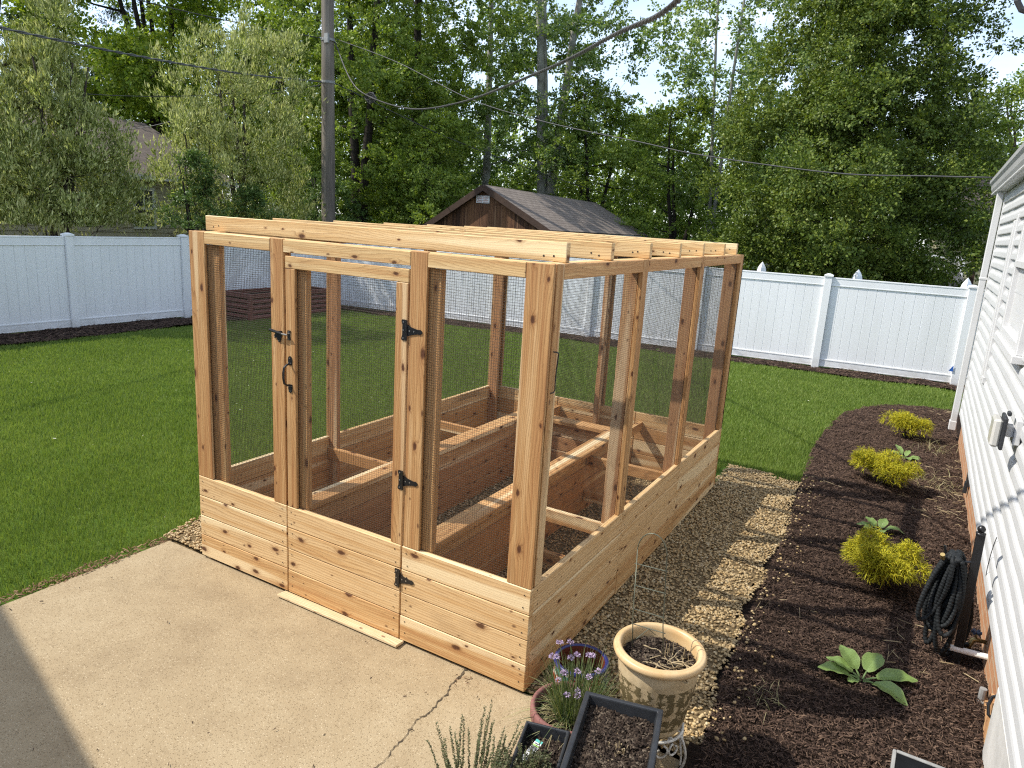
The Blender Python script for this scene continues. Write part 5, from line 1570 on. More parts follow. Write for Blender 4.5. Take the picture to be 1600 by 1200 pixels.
M['thyme'] = leaf('thyme_leaf', [(0.045, 0.065, 0.022), (0.085, 0.105, 0.042), (0.14, 0.15, 0.075), (0.17, 0.15, 0.09)], 0.2, patch=0.25)
M['thyme_stem'] = plain('thyme_stem', (0.13, 0.095, 0.055), 0.8)
def thyme(name, base, n, hmin, hmax, spread, seed, label):
    g = np.random.RandomState(seed)
    root = empty(name, base, label, 'thyme')
    mb = MB(); C, D, N, L = [], [], [], []
    for k in range(n):
        a = g.uniform(0, 6.283); r = spread * math.sqrt(g.rand())
        p = np.array([base[0] + r * math.cos(a), base[1] + r * math.sin(a), base[2]]); h = g.uniform(hmin, hmax)
        lean = np.array([math.cos(a) * g.uniform(0, .5), math.sin(a) * g.uniform(0, .5), 1.0]); lean /= np.linalg.norm(lean)
        pts = [p + lean * h * t + np.array([0, 0, 0]) + g.normal(0, 0.003, 3) * (t > 0) for t in np.linspace(0, 1, 6)]
        mb.tube([tuple(q) for q in pts], [0.0011] * 5 + [0.0005], 4)
        m = int(h / 0.0026)
        for j in range(m):
            t = 0.15 + 0.85 * (j + g.rand()) / m
            q = p + lean * h * t
            u = g.normal(0, 1, 3); u[2] = abs(u[2]) * .6; u /= np.linalg.norm(u)
            C.append(q + u * 0.004); D.append(u); N.append([u[0] * -.3, u[1] * -.3, 1]); L.append(g.uniform(0.009, 0.015) * (1.1 - .4 * t))
    L = np.array(L)
    V, F = leaves_np(g, np.array(C), np.array(D), np.array(N), L, L * 0.55)
    mb.build('stems', M['thyme_stem'], root)
    npmesh('foliage', V, F, M['thyme'], root)
q = Ps(-0.03, -0.02, 0.16)
thyme('thyme_plant', q, 170, 0.05, 0.12, 0.085, 81, 'low grey green thyme mat filling the smaller planter beside the tag')
thyme('thyme_plant', (0.19, -0.76, 0.10), 44, 0.14, 0.30, 0.10, 82, 'tall sprigs of thyme rising against the patio left of the smaller planter')
gp = empty('flower_pot', (0.19, -0.76, -0.03), 'pale grey pot at the bottom edge holding the tall thyme sprigs', 'flower pot')
M['grey_clay'] = plain('grey_clay', (0.34, 0.34, 0.32), 0.8, 0.12, 9)
mb = MB(); mb.lathe([(0.02, -0.0295), (0.07, -0.0295), (0.085, 0.08), (0.095, 0.085), (0.096, 0.115), (0.088, 0.116), (0.083, 0.095)], (0.19, -0.76, 0), 32); mb.build('body', M['grey_clay'], gp, smooth=True)
mb = MB(); mb.lathe([(0.084, 0.096), (0.01, 0.104)], (0.19, -0.76, 0), 24); mb.build('soil', M['soil'], gp)

# white plant tag
M['tag_white'] = plain('tag_white', (0.78, 0.78, 0.76), 0.4, 0.03)
M['tag_teal'] = plain('tag_teal', (0.10, 0.42, 0.36), 0.4, 0.03)
M['tag_green'] = plain('tag_green', (0.30, 0.50, 0.12), 0.4, 0.03)
M['tag_photo'] = plain('tag_photo', (0.30, 0.31, 0.33), 0.5, 0.35, 160, 0, 0.3, dark=(0.035, 0.04, 0.05))
M['tag_ink'] = plain('tag_ink', (0.05, 0.05, 0.08), 0.5)
tg = empty('plant_tag', Ps(0.0, 0.15, 0.18), 'white plant tag with teal top stuck in the smaller planter', 'plant tag')
c = Vector(Ps(-0.012, 0.165, 0.215)); d = Vector(Ps(-0.052, 0.075, 0.19)) - c; Lt = d.length; d.normalize()
up = Vector((-0.12, -0.45, 0.88)); s_ = d.cross(up).normalized(); nn = s_.cross(d).normalized()
if nn.z < 0: nn = -nn
hw = 0.0165
def tagbox(a, b, w, lift, mat, name):
    mb = MB(); mb.obox(c + d * ((a + b) / 2) + nn * lift, (d, s_, nn), ((b - a) / 2, w, 0.0005)); mb.build(name, M[mat], tg)
mb = MB()
V = [c + s_ * hw, c - s_ * hw, c - s_ * hw + d * 0.088, c + d * 0.118 + s_ * 0.002, c + s_ * hw + d * 0.088]
mb.poly([v - nn * .0006 for v in V] + [v + nn * .0006 for v in V], [(4, 3, 2, 1, 0), (5, 6, 7, 8, 9)] + [(i, (i + 1) % 5, 5 + (i + 1) % 5, 5 + i) for i in range(5)])
mb.build('card', M['tag_white'], tg)
tagbox(0.0, 0.012, hw * 0.98, 0.0013, 'tag_teal', 'header_band')
tagbox(0.024, 0.031, hw * 0.9, 0.0013, 'tag_green', 'stripe')
tagbox(0.0315, 0.068, hw * 0.9, 0.0013, 'tag_photo', 'picture')
mb = MB(); g = random.Random(3)
for k in range(5):
    mb.obox(c + d * 0.018 + s_ * (0.009 - k * 0.0045) + nn * 0.0013, (d, s_, nn), (0.0022, 0.0014, 0.0004))
for j in range(3):
    for k in range(4):
        mb.obox(c + d * (0.073 + j * 0.006) + s_ * (0.008 - k * 0.0045 - j * .001) + nn * 0.0013, (d, s_, nn), (0.0008, g.uniform(.001, .0019), 0.0004))
mb.build('print', M['tag_ink'], tg)

# ------------------------------------------------------------------ planting bed: gold shrubs, hostas, hose
M['gold'] = leaf('gold_thread_foliage', [(0.14, 0.17, 0.014), (0.34, 0.33, 0.020), (0.54, 0.49, 0.030), (0.70, 0.62, 0.07)], 0.35, 0.55, 0.2, (1.2, 1.1, 0.5), 0.3)
def gold_shrub(base, rx, ry, h, n, seed, label):
    g = np.random.RandomState(seed)
    root = empty('gold_shrub', base, label, 'shrub', 'gold thread shrubs in the mulch bed')
    # lobes give an uneven outline
    n = int(n * 1.6)
    nl = 17
    la = g.uniform(0, 6.283, nl); lr = np.sqrt(g.rand(nl)) * 0.75
    lob = np.stack([base[0] + rx * lr * np.cos(la), base[1] + ry * lr * np.sin(la), base[2] + h * (0.35 + 0.5 * g.rand(nl) * (1 - .6 * lr))], 1)
    rad = g.uniform(0.22, 0.42, nl) * min(rx, h * 1.1)
    i = g.randint(0, nl, n)
    u = unit(g.normal(0, 1, (n, 3))); u[:, 2] = np.where(u[:, 2] < -0.35, -u[:, 2], u[:, 2])
    P = lob[i] + u * (rad[i] * g.uniform(0.45, 1.0, n) ** 0.5)[:, None]
    P[:, 2] = np.maximum(P[:, 2], base[2] + 0.02)
    out = unit(P - np.array([base[0], base[1], base[2] - 0.1]))
    D = unit(out * .7 + u * 0.5 + g.normal(0, .6, (n, 3)))
    V, F = strip_np(P, D, g.uniform(0.022, 0.052, n), g.uniform(0.0022, 0.004, n), g.uniform(0.2, 0.9, n), 3, seed)
    # side threads
    m = n * 2; j = g.randint(0, n, m)
    P2 = P[j] + D[j] * g.uniform(0.005, 0.04, (m, 1)); D2 = unit(D[j] + g.normal(0, .7, (m, 3)))
    V2, F2 = strip_np(P2, D2, g.uniform(0.015, 0.035, m), g.uniform(0.0014, 0.003, m), g.uniform(0.1, 0.6, m), 2, seed + 1)
    npmesh('foliage', np.concatenate([V, V2]), np.concatenate([F, F2 + len(V)]), M['gold'], root)
    mb = MB()
    for k in range(nl):
        mb.tube([(base[0] + g.normal(0, .02), base[1] + g.normal(0, .02), base[2]), tuple((lob[k] + np.array(base)) / 2 + np.array([0, 0, .02])), tuple(lob[k])], [0.006, 0.004, 0.002], 5)
    mb.build('stems', M['bark'], root)
gold_shrub((1.454, 6.66, 0.0), 0.27, 0.25, 0.30, 2200, 91, 'gold thread shrub farthest along the bed by the downspout')
gold_shrub((1.335, 4.60, 0.0), 0.29, 0.27, 0.33, 2600, 92, 'wide gold thread shrub in the middle of the bed beside a small hosta')
gold_shrub((1.435, 2.30, 0.0), 0.26, 0.26, 0.40, 3000, 93, 'nearest gold thread shrub beside the coiled black hose')

def hosta_mat():
    t = NT('hosta_leaf')
    uv = t.coord('UV'); sep = t.n('SeparateXYZ'); t.l(uv, sep.inputs[0])
    a = t.math('ABSOLUTE', t.math('SUBTRACT', sep.outputs[1], 0.5))
    vein = t.math('FRACT', t.math('MULTIPLY', a, 14.0))
    col = t.mix(t.math('MULTIPLY', t.math('POWER', vein, 3), 0.4), (0.20, 0.30, 0.075), (0.11, 0.19, 0.04))
    col = t.mix(t.math('MULTIPLY', t.math('GREATER_THAN', a, 0.455), 0.55), col, (0.30, 0.36, 0.13))
    col = t.mix(t.math('MULTIPLY', t.noise(t.coord(), 9, 3), 0.4), col, (0.25, 0.34, 0.12))
    t.l(col, t.b.inputs['Base Color']); t.b.inputs['Roughness'].default_value = 0.42
    tr = t.n('BsdfTranslucent'); t.l(col, tr.inputs['Color'])
    mx = t.n('MixShader'); mx.inputs[0].default_value = 0.25
    t.bump(vein, 0.3, 0.004)
    t.l(t.b.outputs[0], mx.inputs[1]); t.l(tr.outputs[0], mx.inputs[2]); t.l(mx.outputs[0], t.out.inputs['Surface'])
    return t.m
M['hosta'] = hosta_mat()
def hosta(base, spec, label):
    """spec rows: azimuth, length, width, lift angle, droop"""
    root = empty('hosta', base, label, 'hosta')
    for az, L, Wd, lift, droop in spec:
        mb = MB(); nu, nv = 10, 6
        d = Vector((math.cos(az), math.sin(az), 0)); s_ = Vector((-d.y, d.x, 0))
        b0 = Vector(base) + d * 0.012 + Vector((0, 0, 0.0))
        pet = L * 0.32
        st0 = b0 + d * pet * math.cos(lift) + Vector((0, 0, pet * math.sin(lift)))
        for i in range(nu + 1):
            t = i / nu
            ang = lift - droop * t
            c = st0 + d * (L * t * math.cos(lift - droop * t * .5)) + Vector((0, 0, L * t * math.sin(lift - droop * t * .55)))
            w = Wd * (math.sin(math.pi * min(1, t * 0.92 + 0.06)) ** 0.75) * (1 - 0.25 * t)
            for j in range(nv + 1):
                q = j / nv * 2 - 1
                cup = abs(q) ** 1.6 * w * 0.22 * (1 if t < .8 else .6)
                mb.V.append(tuple(c + s_ * (q * w) + Vector((0, 0, cup + 0.003 * math.sin(t * 17 + q * 3))) - d * 0.0))
        for i in range(nu):
            for j in range(nv):
                k = i * (nv + 1) + j
                mb.face((k, k + nv + 1, k + nv + 2, k + 1), [(i / nu, j / nv), ((i + 1) / nu, j / nv), ((i + 1) / nu, (j + 1) / nv), (i / nu, (j + 1) / nv)])
        lf = mb.build('leaf', M['hosta'], root, smooth=True)
        mb = MB(); mb.tube([b0, b0 * .5 + st0 * .5 + Vector((0, 0, .004)), st0], [0.006, 0.005, 0.004], 6); mb.build('stalk', M['hosta_stalk'], root)
M['hosta_stalk'] = plain('hosta_stalk', (0.16, 0.24, 0.08), 0.5)
hosta((1.425, 1.10, 0.0), [(0.35, 0.20, 0.064, 0.42, 0.6), (-0.55, 0.185, 0.064, 0.45, 0.9), (3.5, 0.165, 0.058, 0.42, 0.6), (2.35, 0.15, 0.058, 0.7, 0.6), (1.25, 0.16, 0.060, 0.65, 0.7), (3.0, 0.14, 0.048, 0.6, 0.8), (-2.2, 0.07, 0.030, 0.35, 0.4)], 'nearest hosta with broad spread leaves on the bare mulch')
hosta((1.37, 3.33, 0.0), [(0.2, 0.139, 0.043, 0.75, 1.5), (3.3, 0.123, 0.051, 0.6, 0.9), (2.5, 0.115, 0.047, 0.85, 0.8), (-1.4, 0.098, 0.047, 0.8, 1.0), (1.3, 0.107, 0.043, 0.95, 0.7), (-2.4, 0.107, 0.051, 0.7, 0.9)], 'hosta with cupped rounded leaves behind the nearest gold shrub')
hosta((1.47, 5.72, 0.0), [(0.1, 0.131, 0.043, 0.5, 1.0), (2.9, 0.123, 0.043, 0.6, 0.8), (2.2, 0.148, 0.038, 0.85, 0.7), (-1.2, 0.115, 0.043, 0.6, 0.9), (-0.5, 0.131, 0.043, 0.5, 1.0), (1.2, 0.098, 0.034, 0.9, 0.7)], 'small hosta tucked behind the middle gold shrub')

def tuft(base, n, L, seed, label, spread=0.05):
    g = np.random.RandomState(seed)
    a = g.uniform(0, 6.283, n); tl = np.abs(g.normal(0.7, .35, n))
    D = np.stack([np.cos(a) * np.sin(tl), np.sin(a) * np.sin(tl), np.cos(tl)], 1)
    P0 = np.array(base) + np.stack([g.normal(0, spread, n), g.normal(0, spread, n), np.zeros(n)], 1)
    V, F = strip_np(P0, D, g.uniform(L * .5, L, n), g.uniform(0.0012, 0.0024, n), g.uniform(.3, 1.1, n), 5, seed)
    tag(npmesh('grass_tuft', V, F, M['chive_dry'], origin=base), label, 'grass tuft')
tuft((1.02, 0.62, 0.0), 34, 0.13, 95, 'sparse dry grass tuft growing in the mulch right of the tan pot')
tuft((1.70, 6.35, 0.0), 60, 0.30, 96, 'straggly dry stems in the mulch beside the farthest gold shrub', 0.1)
tuft((1.76, 5.0, 0.0), 70, 0.22, 97, 'straggly dry stems in the mulch near the house wall, by the middle gold shrub', 0.12)

# hose on its stake
hk = empty('hose_stand', (1.86, 1.62, -0.02), 'black metal hose stake with a ball finial against the house wall', 'hose stand')
mb = MB(); mb.obox((1.857, 1.62, 0.37), ((1, 0, 0.02), (0, 1, 0), (-0.02, 0, 1)), (0.022, 0.006, 0.39)); mb.build('post', M['black_metal'], hk, bevel=0.002)
mb = MB(); mb.lathe([(0.002, 0.0), (0.012, 0.004), (0.020, 0.018), (0.020, 0.028), (0.012, 0.040), (0.002, 0.044)], (1.847, 1.62, 0.765), 16); mb.lathe([(0.024, -0.006), (0.024, 0.002), (0.01, 0.003)], (1.848, 1.62, 0.765), 12); mb.build('finial', M['black_metal'], hk, smooth=True)
mb = MB(); mb.tube(smooth_path([(1.855, 1.62, 0.60), (1.81, 1.62, 0.585), (1.76, 1.62, 0.58), (1.715, 1.62, 0.60), (1.70, 1.62, 0.65)], 20), 0.007, 8); mb.build('hook', M['black_metal'], hk)
ho = empty('garden_hose', (1.76, 1.62, 0.0), 'black ribbed hose hanging in loops from the stake by the house', 'garden hose')
mb = MB(); g = random.Random(12)
P = []
nl = 17
for k in range(nl):
    ox = -0.055 + 0.11 * ((k * 0.37) % 1.0) - 0.008; oy = -0.06 + 0.12 * ((k * 0.61) % 1.0)
    drop = g.uniform(0.34, 0.46) if k not in (3, 7) else 0.575
    rw = g.uniform(0.014, 0.044)
    for j in range(26):
        a = 2 * math.pi * j / 26
        zz = 0.618 - drop / 2 + (drop / 2) * math.cos(a)
        wx = rw * math.sin(a) * (1.0 + 0.55 * (1 - math.cos(a)) / 2)
        P.append(Vector((1.762 + ox * (0.45 + 0.8 * (1 - math.cos(a)) / 2) - wx + 0.05 * (1 - math.cos(a)) / 2 * (0.3 if drop > .5 else -0.5), 1.60 + oy + 0.018 * math.sin(a * 2 + k), zz + g.uniform(-.002, .002))))
Q = [P[0]]
for a, b in zip(P[:-1], P[1:]):
    L = (b - a).length; kk = max(1, int(L / 0.006))
    for j in range(1, kk + 1): Q.append(a + (b - a) * (j / kk))
# ribbing: the radius swells and pinches along the hose
mb.tube(Q, [0.0118 + 0.0016 * (1 if i % 3 else -1) for i in range(len(Q))], 8)
mb.build('coils', M['hose'], ho, smooth=True)
mb = MB(); mb.tube([(1.700, 1.55, 0.60), (1.692, 1.53, 0.63)], 0.012, 10); mb.build('connector', M['brass'], ho)
mb = MB(); mb.tube(smooth_path([(1.80, 1.60, 0.05), (1.79, 1.62, 0.012), (1.83, 1.66, 0.010), (1.87, 1.70, 0.03), (1.90, 1.735, 0.05), (1.92, 1.74, 0.06)], 40), 0.0125, 8); mb.tube(smooth_path([(1.88, 1.70, 0.35), (1.90, 1.72, 0.2), (1.88, 1.70, 0.06), (1.82, 1.66, 0.02)], 30), 0.0115, 8)
mb.build('tail', M['hose'], ho, smooth=True)

# framed dark panel lying at the bottom edge of the bed
wp = empty('solar_panel', (1.65, 0.49, 0.0), 'dark panel with a pale grey frame tilted in the mulch at the bottom edge', 'panel')
mb = MB()
c = Vector((1.70, 0.335, 0.035)); a1 = Vector((0.96, 0.02, -0.02)).normalized(); a3 = Vector((0.05, -0.55, 0.84)).normalized(); a2 = a3.cross(a1).normalized(); a1 = a2.cross(a3)
mb.obox(c, (a1, a2, a3), (0.105, 0.125, 0.008)); mb.build('back', M['matt_black'], wp)
mb = MB()
for sx in (-1, 1): mb.obox(c + a1 * (sx * 0.108), (a1, a2, a3), (0.007, 0.132, 0.013))
for sy in (-1, 1): mb.obox(c + a2 * (sy * 0.128), (a1, a2, a3), (0.1005, 0.007, 0.013))
mb.build('frame', M['grey_pipe'], wp, bevel=0.002)

# ------------------------------------------------------------------ trees
M['lf_dark'] = leaf('leaf_dark', [(0.050, 0.085, 0.018), (0.093, 0.139, 0.025), (0.143, 0.187, 0.031), (0.241, 0.275, 0.050)], 0.25, 0.5, 0.25)
M['lf_maple'] = leaf('leaf_maple', [(0.095, 0.160, 0.021), (0.179, 0.262, 0.029), (0.303, 0.379, 0.046), (0.464, 0.506, 0.075)], 0.4, 0.5, 0.3)
M['lf_mid'] = leaf('leaf_mid', [(0.081, 0.131, 0.022), (0.150, 0.222, 0.037), (0.244, 0.317, 0.055), (0.366, 0.411, 0.083)], 0.35, 0.48, 0.3)
M['lf_silver'] = leaf('leaf_silver', [(0.090, 0.120, 0.029), (0.184, 0.226, 0.057), (0.367, 0.398, 0.140), (0.761, 0.773, 0.384)], 0.35, 0.5, 0.3, (1.15, 1.2, 0.6), 0.25)
M['lf_cotton'] = leaf('leaf_cottonwood', [(0.077, 0.143, 0.031), (0.145, 0.227, 0.051), (0.239, 0.318, 0.104), (0.410, 0.471, 0.225)], 0.4, 0.35, 0.45, patch=0.25)
M['lf_needle'] = leaf('leaf_needle', [(0.017, 0.035, 0.014), (0.032, 0.058, 0.022), (0.051, 0.080, 0.029)], 0.1, 0.6, 0.2)
M['lf_shrub'] = leaf('leaf_shrub', [(0.057, 0.101, 0.027), (0.103, 0.170, 0.044), (0.172, 0.240, 0.076)], 0.25, 0.5, 0.3)

M['catkin'] = leaf('catkin', [(0.22, 0.25, 0.08), (0.40, 0.42, 0.17), (0.58, 0.58, 0.29)], 0.35, 0.6, 0.2, (1.1, 1.1, 0.7), 0.2)
def make_tree(name, base, H, rx, ry, z0, leafmat, bark, n_clump, n_leaf, lsize, aspect, seed, label, cat='tree', group=None,
              clump=0.5, trunk_r=0.14, shape='oval', stems=1, upright=0.0, hollow=0.55, limb_from=0.3, catkins=0, droop=0.0, lean=(0, 0), dens=2.3, lscale=0.82, twigs=20, jit=0.22):
    """tapered trunk with limbs out to every clump of leaves; crown from z0 to H"""
    g = np.random.RandomState(seed)
    n_leaf = int(n_leaf * dens); lsize *= lscale
    root = empty(name, base, label, cat, group)
    B = np.array(base, float)
    # clump centres inside an uneven envelope
    C = []
    lob = g.uniform(0, 6.283, 5); amp = g.uniform(0.08, 0.2, 5)
    guard = 0
    while len(C) < n_clump and guard < 200000:
        guard += 1
        t = g.rand(); a = g.uniform(0, 6.283)
        if shape == 'oval': env = math.sin(math.pi * min(1, max(0, (t * 0.93 + 0.05)))) ** 0.6
        elif shape == 'cone': env = (1 - t) ** 0.75 * min(1, t * 9 + .3)
        elif shape == 'column': env = (math.sin(math.pi * (t * .9 + .07)) ** 0.4)
        elif shape == 'vase': env = 0.35 + 0.65 * math.sin(math.pi * min(1, t * .8 + .02)) ** 0.7
        elif shape == 'mound': env = math.sqrt(max(0.02, 1 - t ** 1.7))
        elif shape == 'big': env = (1 - max(0, t - .22) / .78) ** 0.62 if t > .22 else 0.86 + 0.14 * t / .22
        env *= min(1.15, 1 + sum(am * math.sin((i + 2) * a + lb + t * 5 * (i % 2)) for i, (am, lb) in enumerate(zip(amp, lob))))
        r = env * (g.rand() ** (0.5 if hollow < .5 else 0.33))
        if r < hollow * env and g.rand() < 0.72: continue
        p = np.array([rx * r * math.cos(a) + lean[0] * t, ry * r * math.sin(a) + lean[1] * t, z0 + (H - z0) * t])
        C.append(p)
    C = np.array(C); nC = len(C)
    cr = clump * g.uniform(0.6, 1.35, nC) * (0.75 + 0.5 * (1 - (C[:, 2] - z0) / (H - z0)))
    # wood
    mb = MB()
    nodes, rads = [], []
    for s_ in range(stems):
        a = g.uniform(0, 6.283); sp = 0 if stems == 1 else 1
        top = np.array([lean[0] * .9 + sp * rx * 0.45 * math.cos(a + s_ * 6.283 / stems), lean[1] * .9 + sp * ry * 0.45 * math.sin(a + s_ * 6.283 / stems), H * 0.93])
        k = 12; P = []
        wv = g.normal(0, 0.05 * rx, (k, 2)); wv = np.cumsum(wv, 0) * 0.35
        for i in range(k):
            t = i / (k - 1)
            q = top * t; q[0] = top[0] * t ** 1.3; q[1] = top[1] * t ** 1.3
            P.append(B + q + np.array([wv[i, 0] * t, wv[i, 1] * t, 0]))
        R_ = [trunk_r / math.sqrt(stems) * (1.25 - .25 * min(1, 6 * i / k)) * (1 - 0.9 * i / (k - 1)) + 0.008 for i in range(k)]
        mb.tube([tuple(q) for q in P], R_, 8)
        nodes += P[int(limb_from * k):]; rads += R_[int(limb_from * k):]
    nodes = np.array(nodes); rads = np.array(rads)
    order = np.argsort(np.linalg.norm((C + B)[:, :2] - B[:2], axis=1))
    nl0 = len(nodes)
    for oi, i in enumerate(order):
        p = B + C[i]
        dd = np.linalg.norm(nodes - p, axis=1) + np.maximum(0, nodes[:, 2] - p[2] + 0.15 * np.linalg.norm((nodes - p)[:, :2], axis=1)) * 2.2
        j = int(np.argmin(dd)); q = nodes[j]; r0 = min(rads[j] * 0.62, 0.02 + 0.018 * np.linalg.norm(p - q))
        m = (p + q) / 2 + g.normal(0, 0.06, 3) * np.linalg.norm(p - q) + np.array([0, 0, -0.06 * np.linalg.norm(p - q)])
        mb.tube([tuple(q), tuple(m), tuple(p)], [r0, r0 * 0.7, 0.004], 4 if r0 < .03 else 6)
        nodes = np.concatenate([nodes, m[None], p[None]]); rads = np.concatenate([rads, [r0 * .7, max(0.008, r0 * 0.42)]])
    mb.build('trunk', M[bark], root, smooth=True)
    # leaves sit in sprays through each clump
    w = cr ** 2; w /= w.sum()
    ci = g.choice(nC, n_leaf, p=w)
    u = unit(g.normal(0, 1, (n_leaf, 3)))
    rr = g.uniform(0.15, 1.0, n_leaf) ** 0.55
    # leaves bunch on twigs: snap directions to a limited set per clump
    tw = g.normal(0, 1, (nC, twigs, 3)) + np.array([0, 0, upright * 1.1 - droop]); tw /= np.linalg.norm(tw, axis=2, keepdims=True)
    tl = g.uniform(0.55, 1.25, (nC, twigs))
    ti = g.randint(0, twigs, n_leaf)
    u = unit(tw[ci, ti] + u * jit)
    P = B + C[ci] + u * (rr * cr[ci] * tl[ci, ti])[:, None] * np.array([1, 1, 0.78 + upright * .5])
    out = unit(P - (B + np.array([lean[0] * .5, lean[1] * .5, z0 + (H - z0) * .4])))
    D = unit(u + g.normal(0, 0.55, (n_leaf, 3)) + np.array([0, 0, upright - droop]))
    N = unit(out * 0.5 + g.normal(0, 0.75, (n_leaf, 3)) + np.array([0, 0, 0.55]))
    L = lsize * g.uniform(0.65, 1.35, n_leaf)
    # nothing grows through the vinyl fences
    ok = ~((P[:, 0] > -11.42) & (P[:, 1] < 10.6) & (P[:, 2] < 1.62)) & ~((P[:, 1] < fence_y(P[:, 0]) + 0.12) & (P[:, 2] < 1.66))
    V, F = leaves_np(g, P[ok], D[ok], N[ok], L[ok], L[ok] * aspect, 0.12)
    npmesh('crown', V, F, M[leafmat], root)
    if catkins:
        # pale upright catkin sprays towards the outside and top of the crown
        wz = (C[:, 2] - z0) / (H - z0) + 0.35
        ci = g.choice(nC, catkins, p=wz / wz.sum())
        # three or four together
        u = unit(tw[ci, g.randint(0, twigs, catkins)] + np.array([0, 0, 0.5]))
        Q = B + C[ci] + u * (cr[ci] * g.uniform(0.75, 1.3, catkins))[:, None]
        Q = np.repeat(Q, 4, 0) + g.normal(0, 0.035, (catkins * 4, 3))
        Dq = unit(np.repeat(u, 4, 0) * 0.5 + np.array([0, 0, 1.1]) + g.normal(0, .3, (catkins * 4, 3)))
        ok = ~((Q[:, 0] > -11.42) & (Q[:, 1] < 10.6) & (Q[:, 2] < 1.62))
        Lq = g.uniform(0.07, 0.15, len(Q))
        V, F = leaves_np(g, Q[ok], Dq[ok], unit(g.normal(0, 1, (ok.sum(), 3))), Lq[ok], Lq[ok] * 0.26, 0.1)
        npmesh('catkins', V, F, M['catkin'], root)
    return root

T = make_tree
T('silver_tree', (-13.8, 3.9, -0.1), 7.4, 1.9, 1.7, 0.4, 'lf_silver', 'bark', 190, 38000, 0.10, 0.27, 201, 'tall pale silvery tree cut by the left edge of the picture', clump=0.42, upright=1.0, stems=3, shape='column', catkins=2300, dens=1.5, lscale=0.85, jit=0.16)
T('silver_tree', (-13.25, 4.9, -0.1), 5.0, 1.5, 1.7, 0.2, 'lf_silver', 'bark', 190, 38000, 0.095, 0.27, 202, 'lower bushy pale tree overhanging the left fence', clump=0.42, upright=1.0, stems=3, shape='mound', hollow=.4, catkins=1700, dens=1.5, lscale=0.85, jit=0.16)
T('silver_tree', (-13.6, 9.6, -0.1), 6.3, 1.75, 1.8, 0.5, 'lf_silver', 'bark', 170, 32000, 0.095, 0.27, 203, 'pale silvery tree just left of the utility pole', clump=0.42, upright=1.0, stems=3, shape='vase', hollow=.4, catkins=2100, dens=1.5, lscale=0.85, jit=0.16)
T('conifer', (-28.8, 13.0, -0.1), 16.0, 3.6, 3.6, 4.5, 'lf_needle', 'bark_dark', 150, 26000, 0.20, 0.16, 204, 'dark conifer high behind the tall pale tree at left', clump=0.85, droop=0.7, shape='column', trunk_r=.25)
T('maple_tree', (-25.6, 16.2, -0.1), 15.5, 5.6, 5.6, 5.2, 'lf_maple', 'bark_dark', 210, 44000, 0.15, 0.72, 205, 'big bright green maple with dark spreading limbs behind the beige house', clump=0.95, stems=6, shape='oval', trunk_r=.42, limb_from=.25)
T('maple_tree', (-22.6, 19.0, -0.1), 17.0, 5.2, 5.2, 3.4, 'lf_maple', 'bark_dark', 220, 42000, 0.14, 0.72, 206, 'bright green maple behind the utility pole, right of the big maple', clump=0.9, stems=4, shape='oval', trunk_r=.4)
T('silver_tree', (-13.3, 8.15, -0.1), 4.4, 1.0, 1.0, 0.6, 'lf_silver', 'bark', 60, 8000, 0.09, 0.3, 222, 'thin twiggy pale sapling against the beige house roof', clump=0.4, upright=1.0, stems=3, shape='vase', trunk_r=.07, hollow=.2, dens=1.0, lscale=0.85, jit=0.16, catkins=300)
T('shrub', (-12.7, 7.55, -0.1), 3.3, 0.9, 0.85, 0.1, 'lf_shrub', 'bark_dark', 70, 9000, 0.07, 0.5, 207, 'dark rounded shrub below the beige house window by the left fence', 'shrub', clump=0.34, shape='mound', stems=3, trunk_r=.06, hollow=.3)
T('shrub', (-12.9, 9.0, -0.1), 2.7, 1.3, 1.1, 0.1, 'lf_shrub', 'bark_dark', 80, 11000, 0.07, 0.5, 208, 'dark shrub at the foot of the pale tree beside the utility pole', 'shrub', clump=0.36, shape='mound', stems=3, trunk_r=.06, hollow=.3)
T('shrub', (-14.3, 13.0, -0.1), 3.4, 1.6, 1.5, 0.1, 'lf_shrub', 'bark_dark', 90, 13000, 0.08, 0.5, 209, 'dark undergrowth shrub just right of the utility pole', 'shrub', clump=0.42, shape='mound', stems=3, trunk_r=.06, hollow=.3)
T('tree', (-14.9, 15.2, -0.1), 14.5, 2.9, 2.9, 1.8, 'lf_mid', 'bark_dark', 150, 30000, 0.11, 0.65, 210, 'tall green tree with a dark forked trunk right of the utility pole', clump=0.62, stems=2, shape='column', trunk_r=.26, hollow=.35, dens=3.2)
T('tree', (-14.8, 17.9, -0.1), 15.0, 3.0, 3.0, 2.4, 'lf_mid', 'bark_dark', 135, 26000, 0.115, 0.65, 211, 'tall green tree with a dark straight trunk behind the shed gable', clump=0.64, stems=1, shape='column', trunk_r=.24, hollow=.35, dens=3.2)
T('tree', (-12.1, 15.6, -0.1), 5.2, 1.8, 1.8, 0.6, 'lf_mid', 'bark_dark', 90, 14000, 0.10, 0.6, 212, 'low bushy green tree left of the shed gable', clump=0.5, stems=3, shape='mound', trunk_r=.1, hollow=.35)
T('cottonwood', (-12.1, 22.8, -0.1), 18.0, 3.2, 3.2, 4.0, 'lf_cotton', 'bark_pale', 130, 20000, 0.11, 0.85, 213, 'tall cottonwood with pale forking trunk above the shed roof', clump=0.62, stems=3, shape='vase', trunk_r=.42, hollow=.3, limb_from=.35, dens=1.9, lscale=0.9)
T('cottonwood', (-16.0, 24.5, -0.1), 18.0, 3.0, 3.0, 3.6, 'lf_cotton', 'bark_pale', 120, 19000, 0.12, 0.85, 214, 'cottonwood with a thin pale trunk left of the forked one', clump=0.66, stems=1, shape='column', trunk_r=.22, hollow=.3, dens=1.9, lscale=0.9)
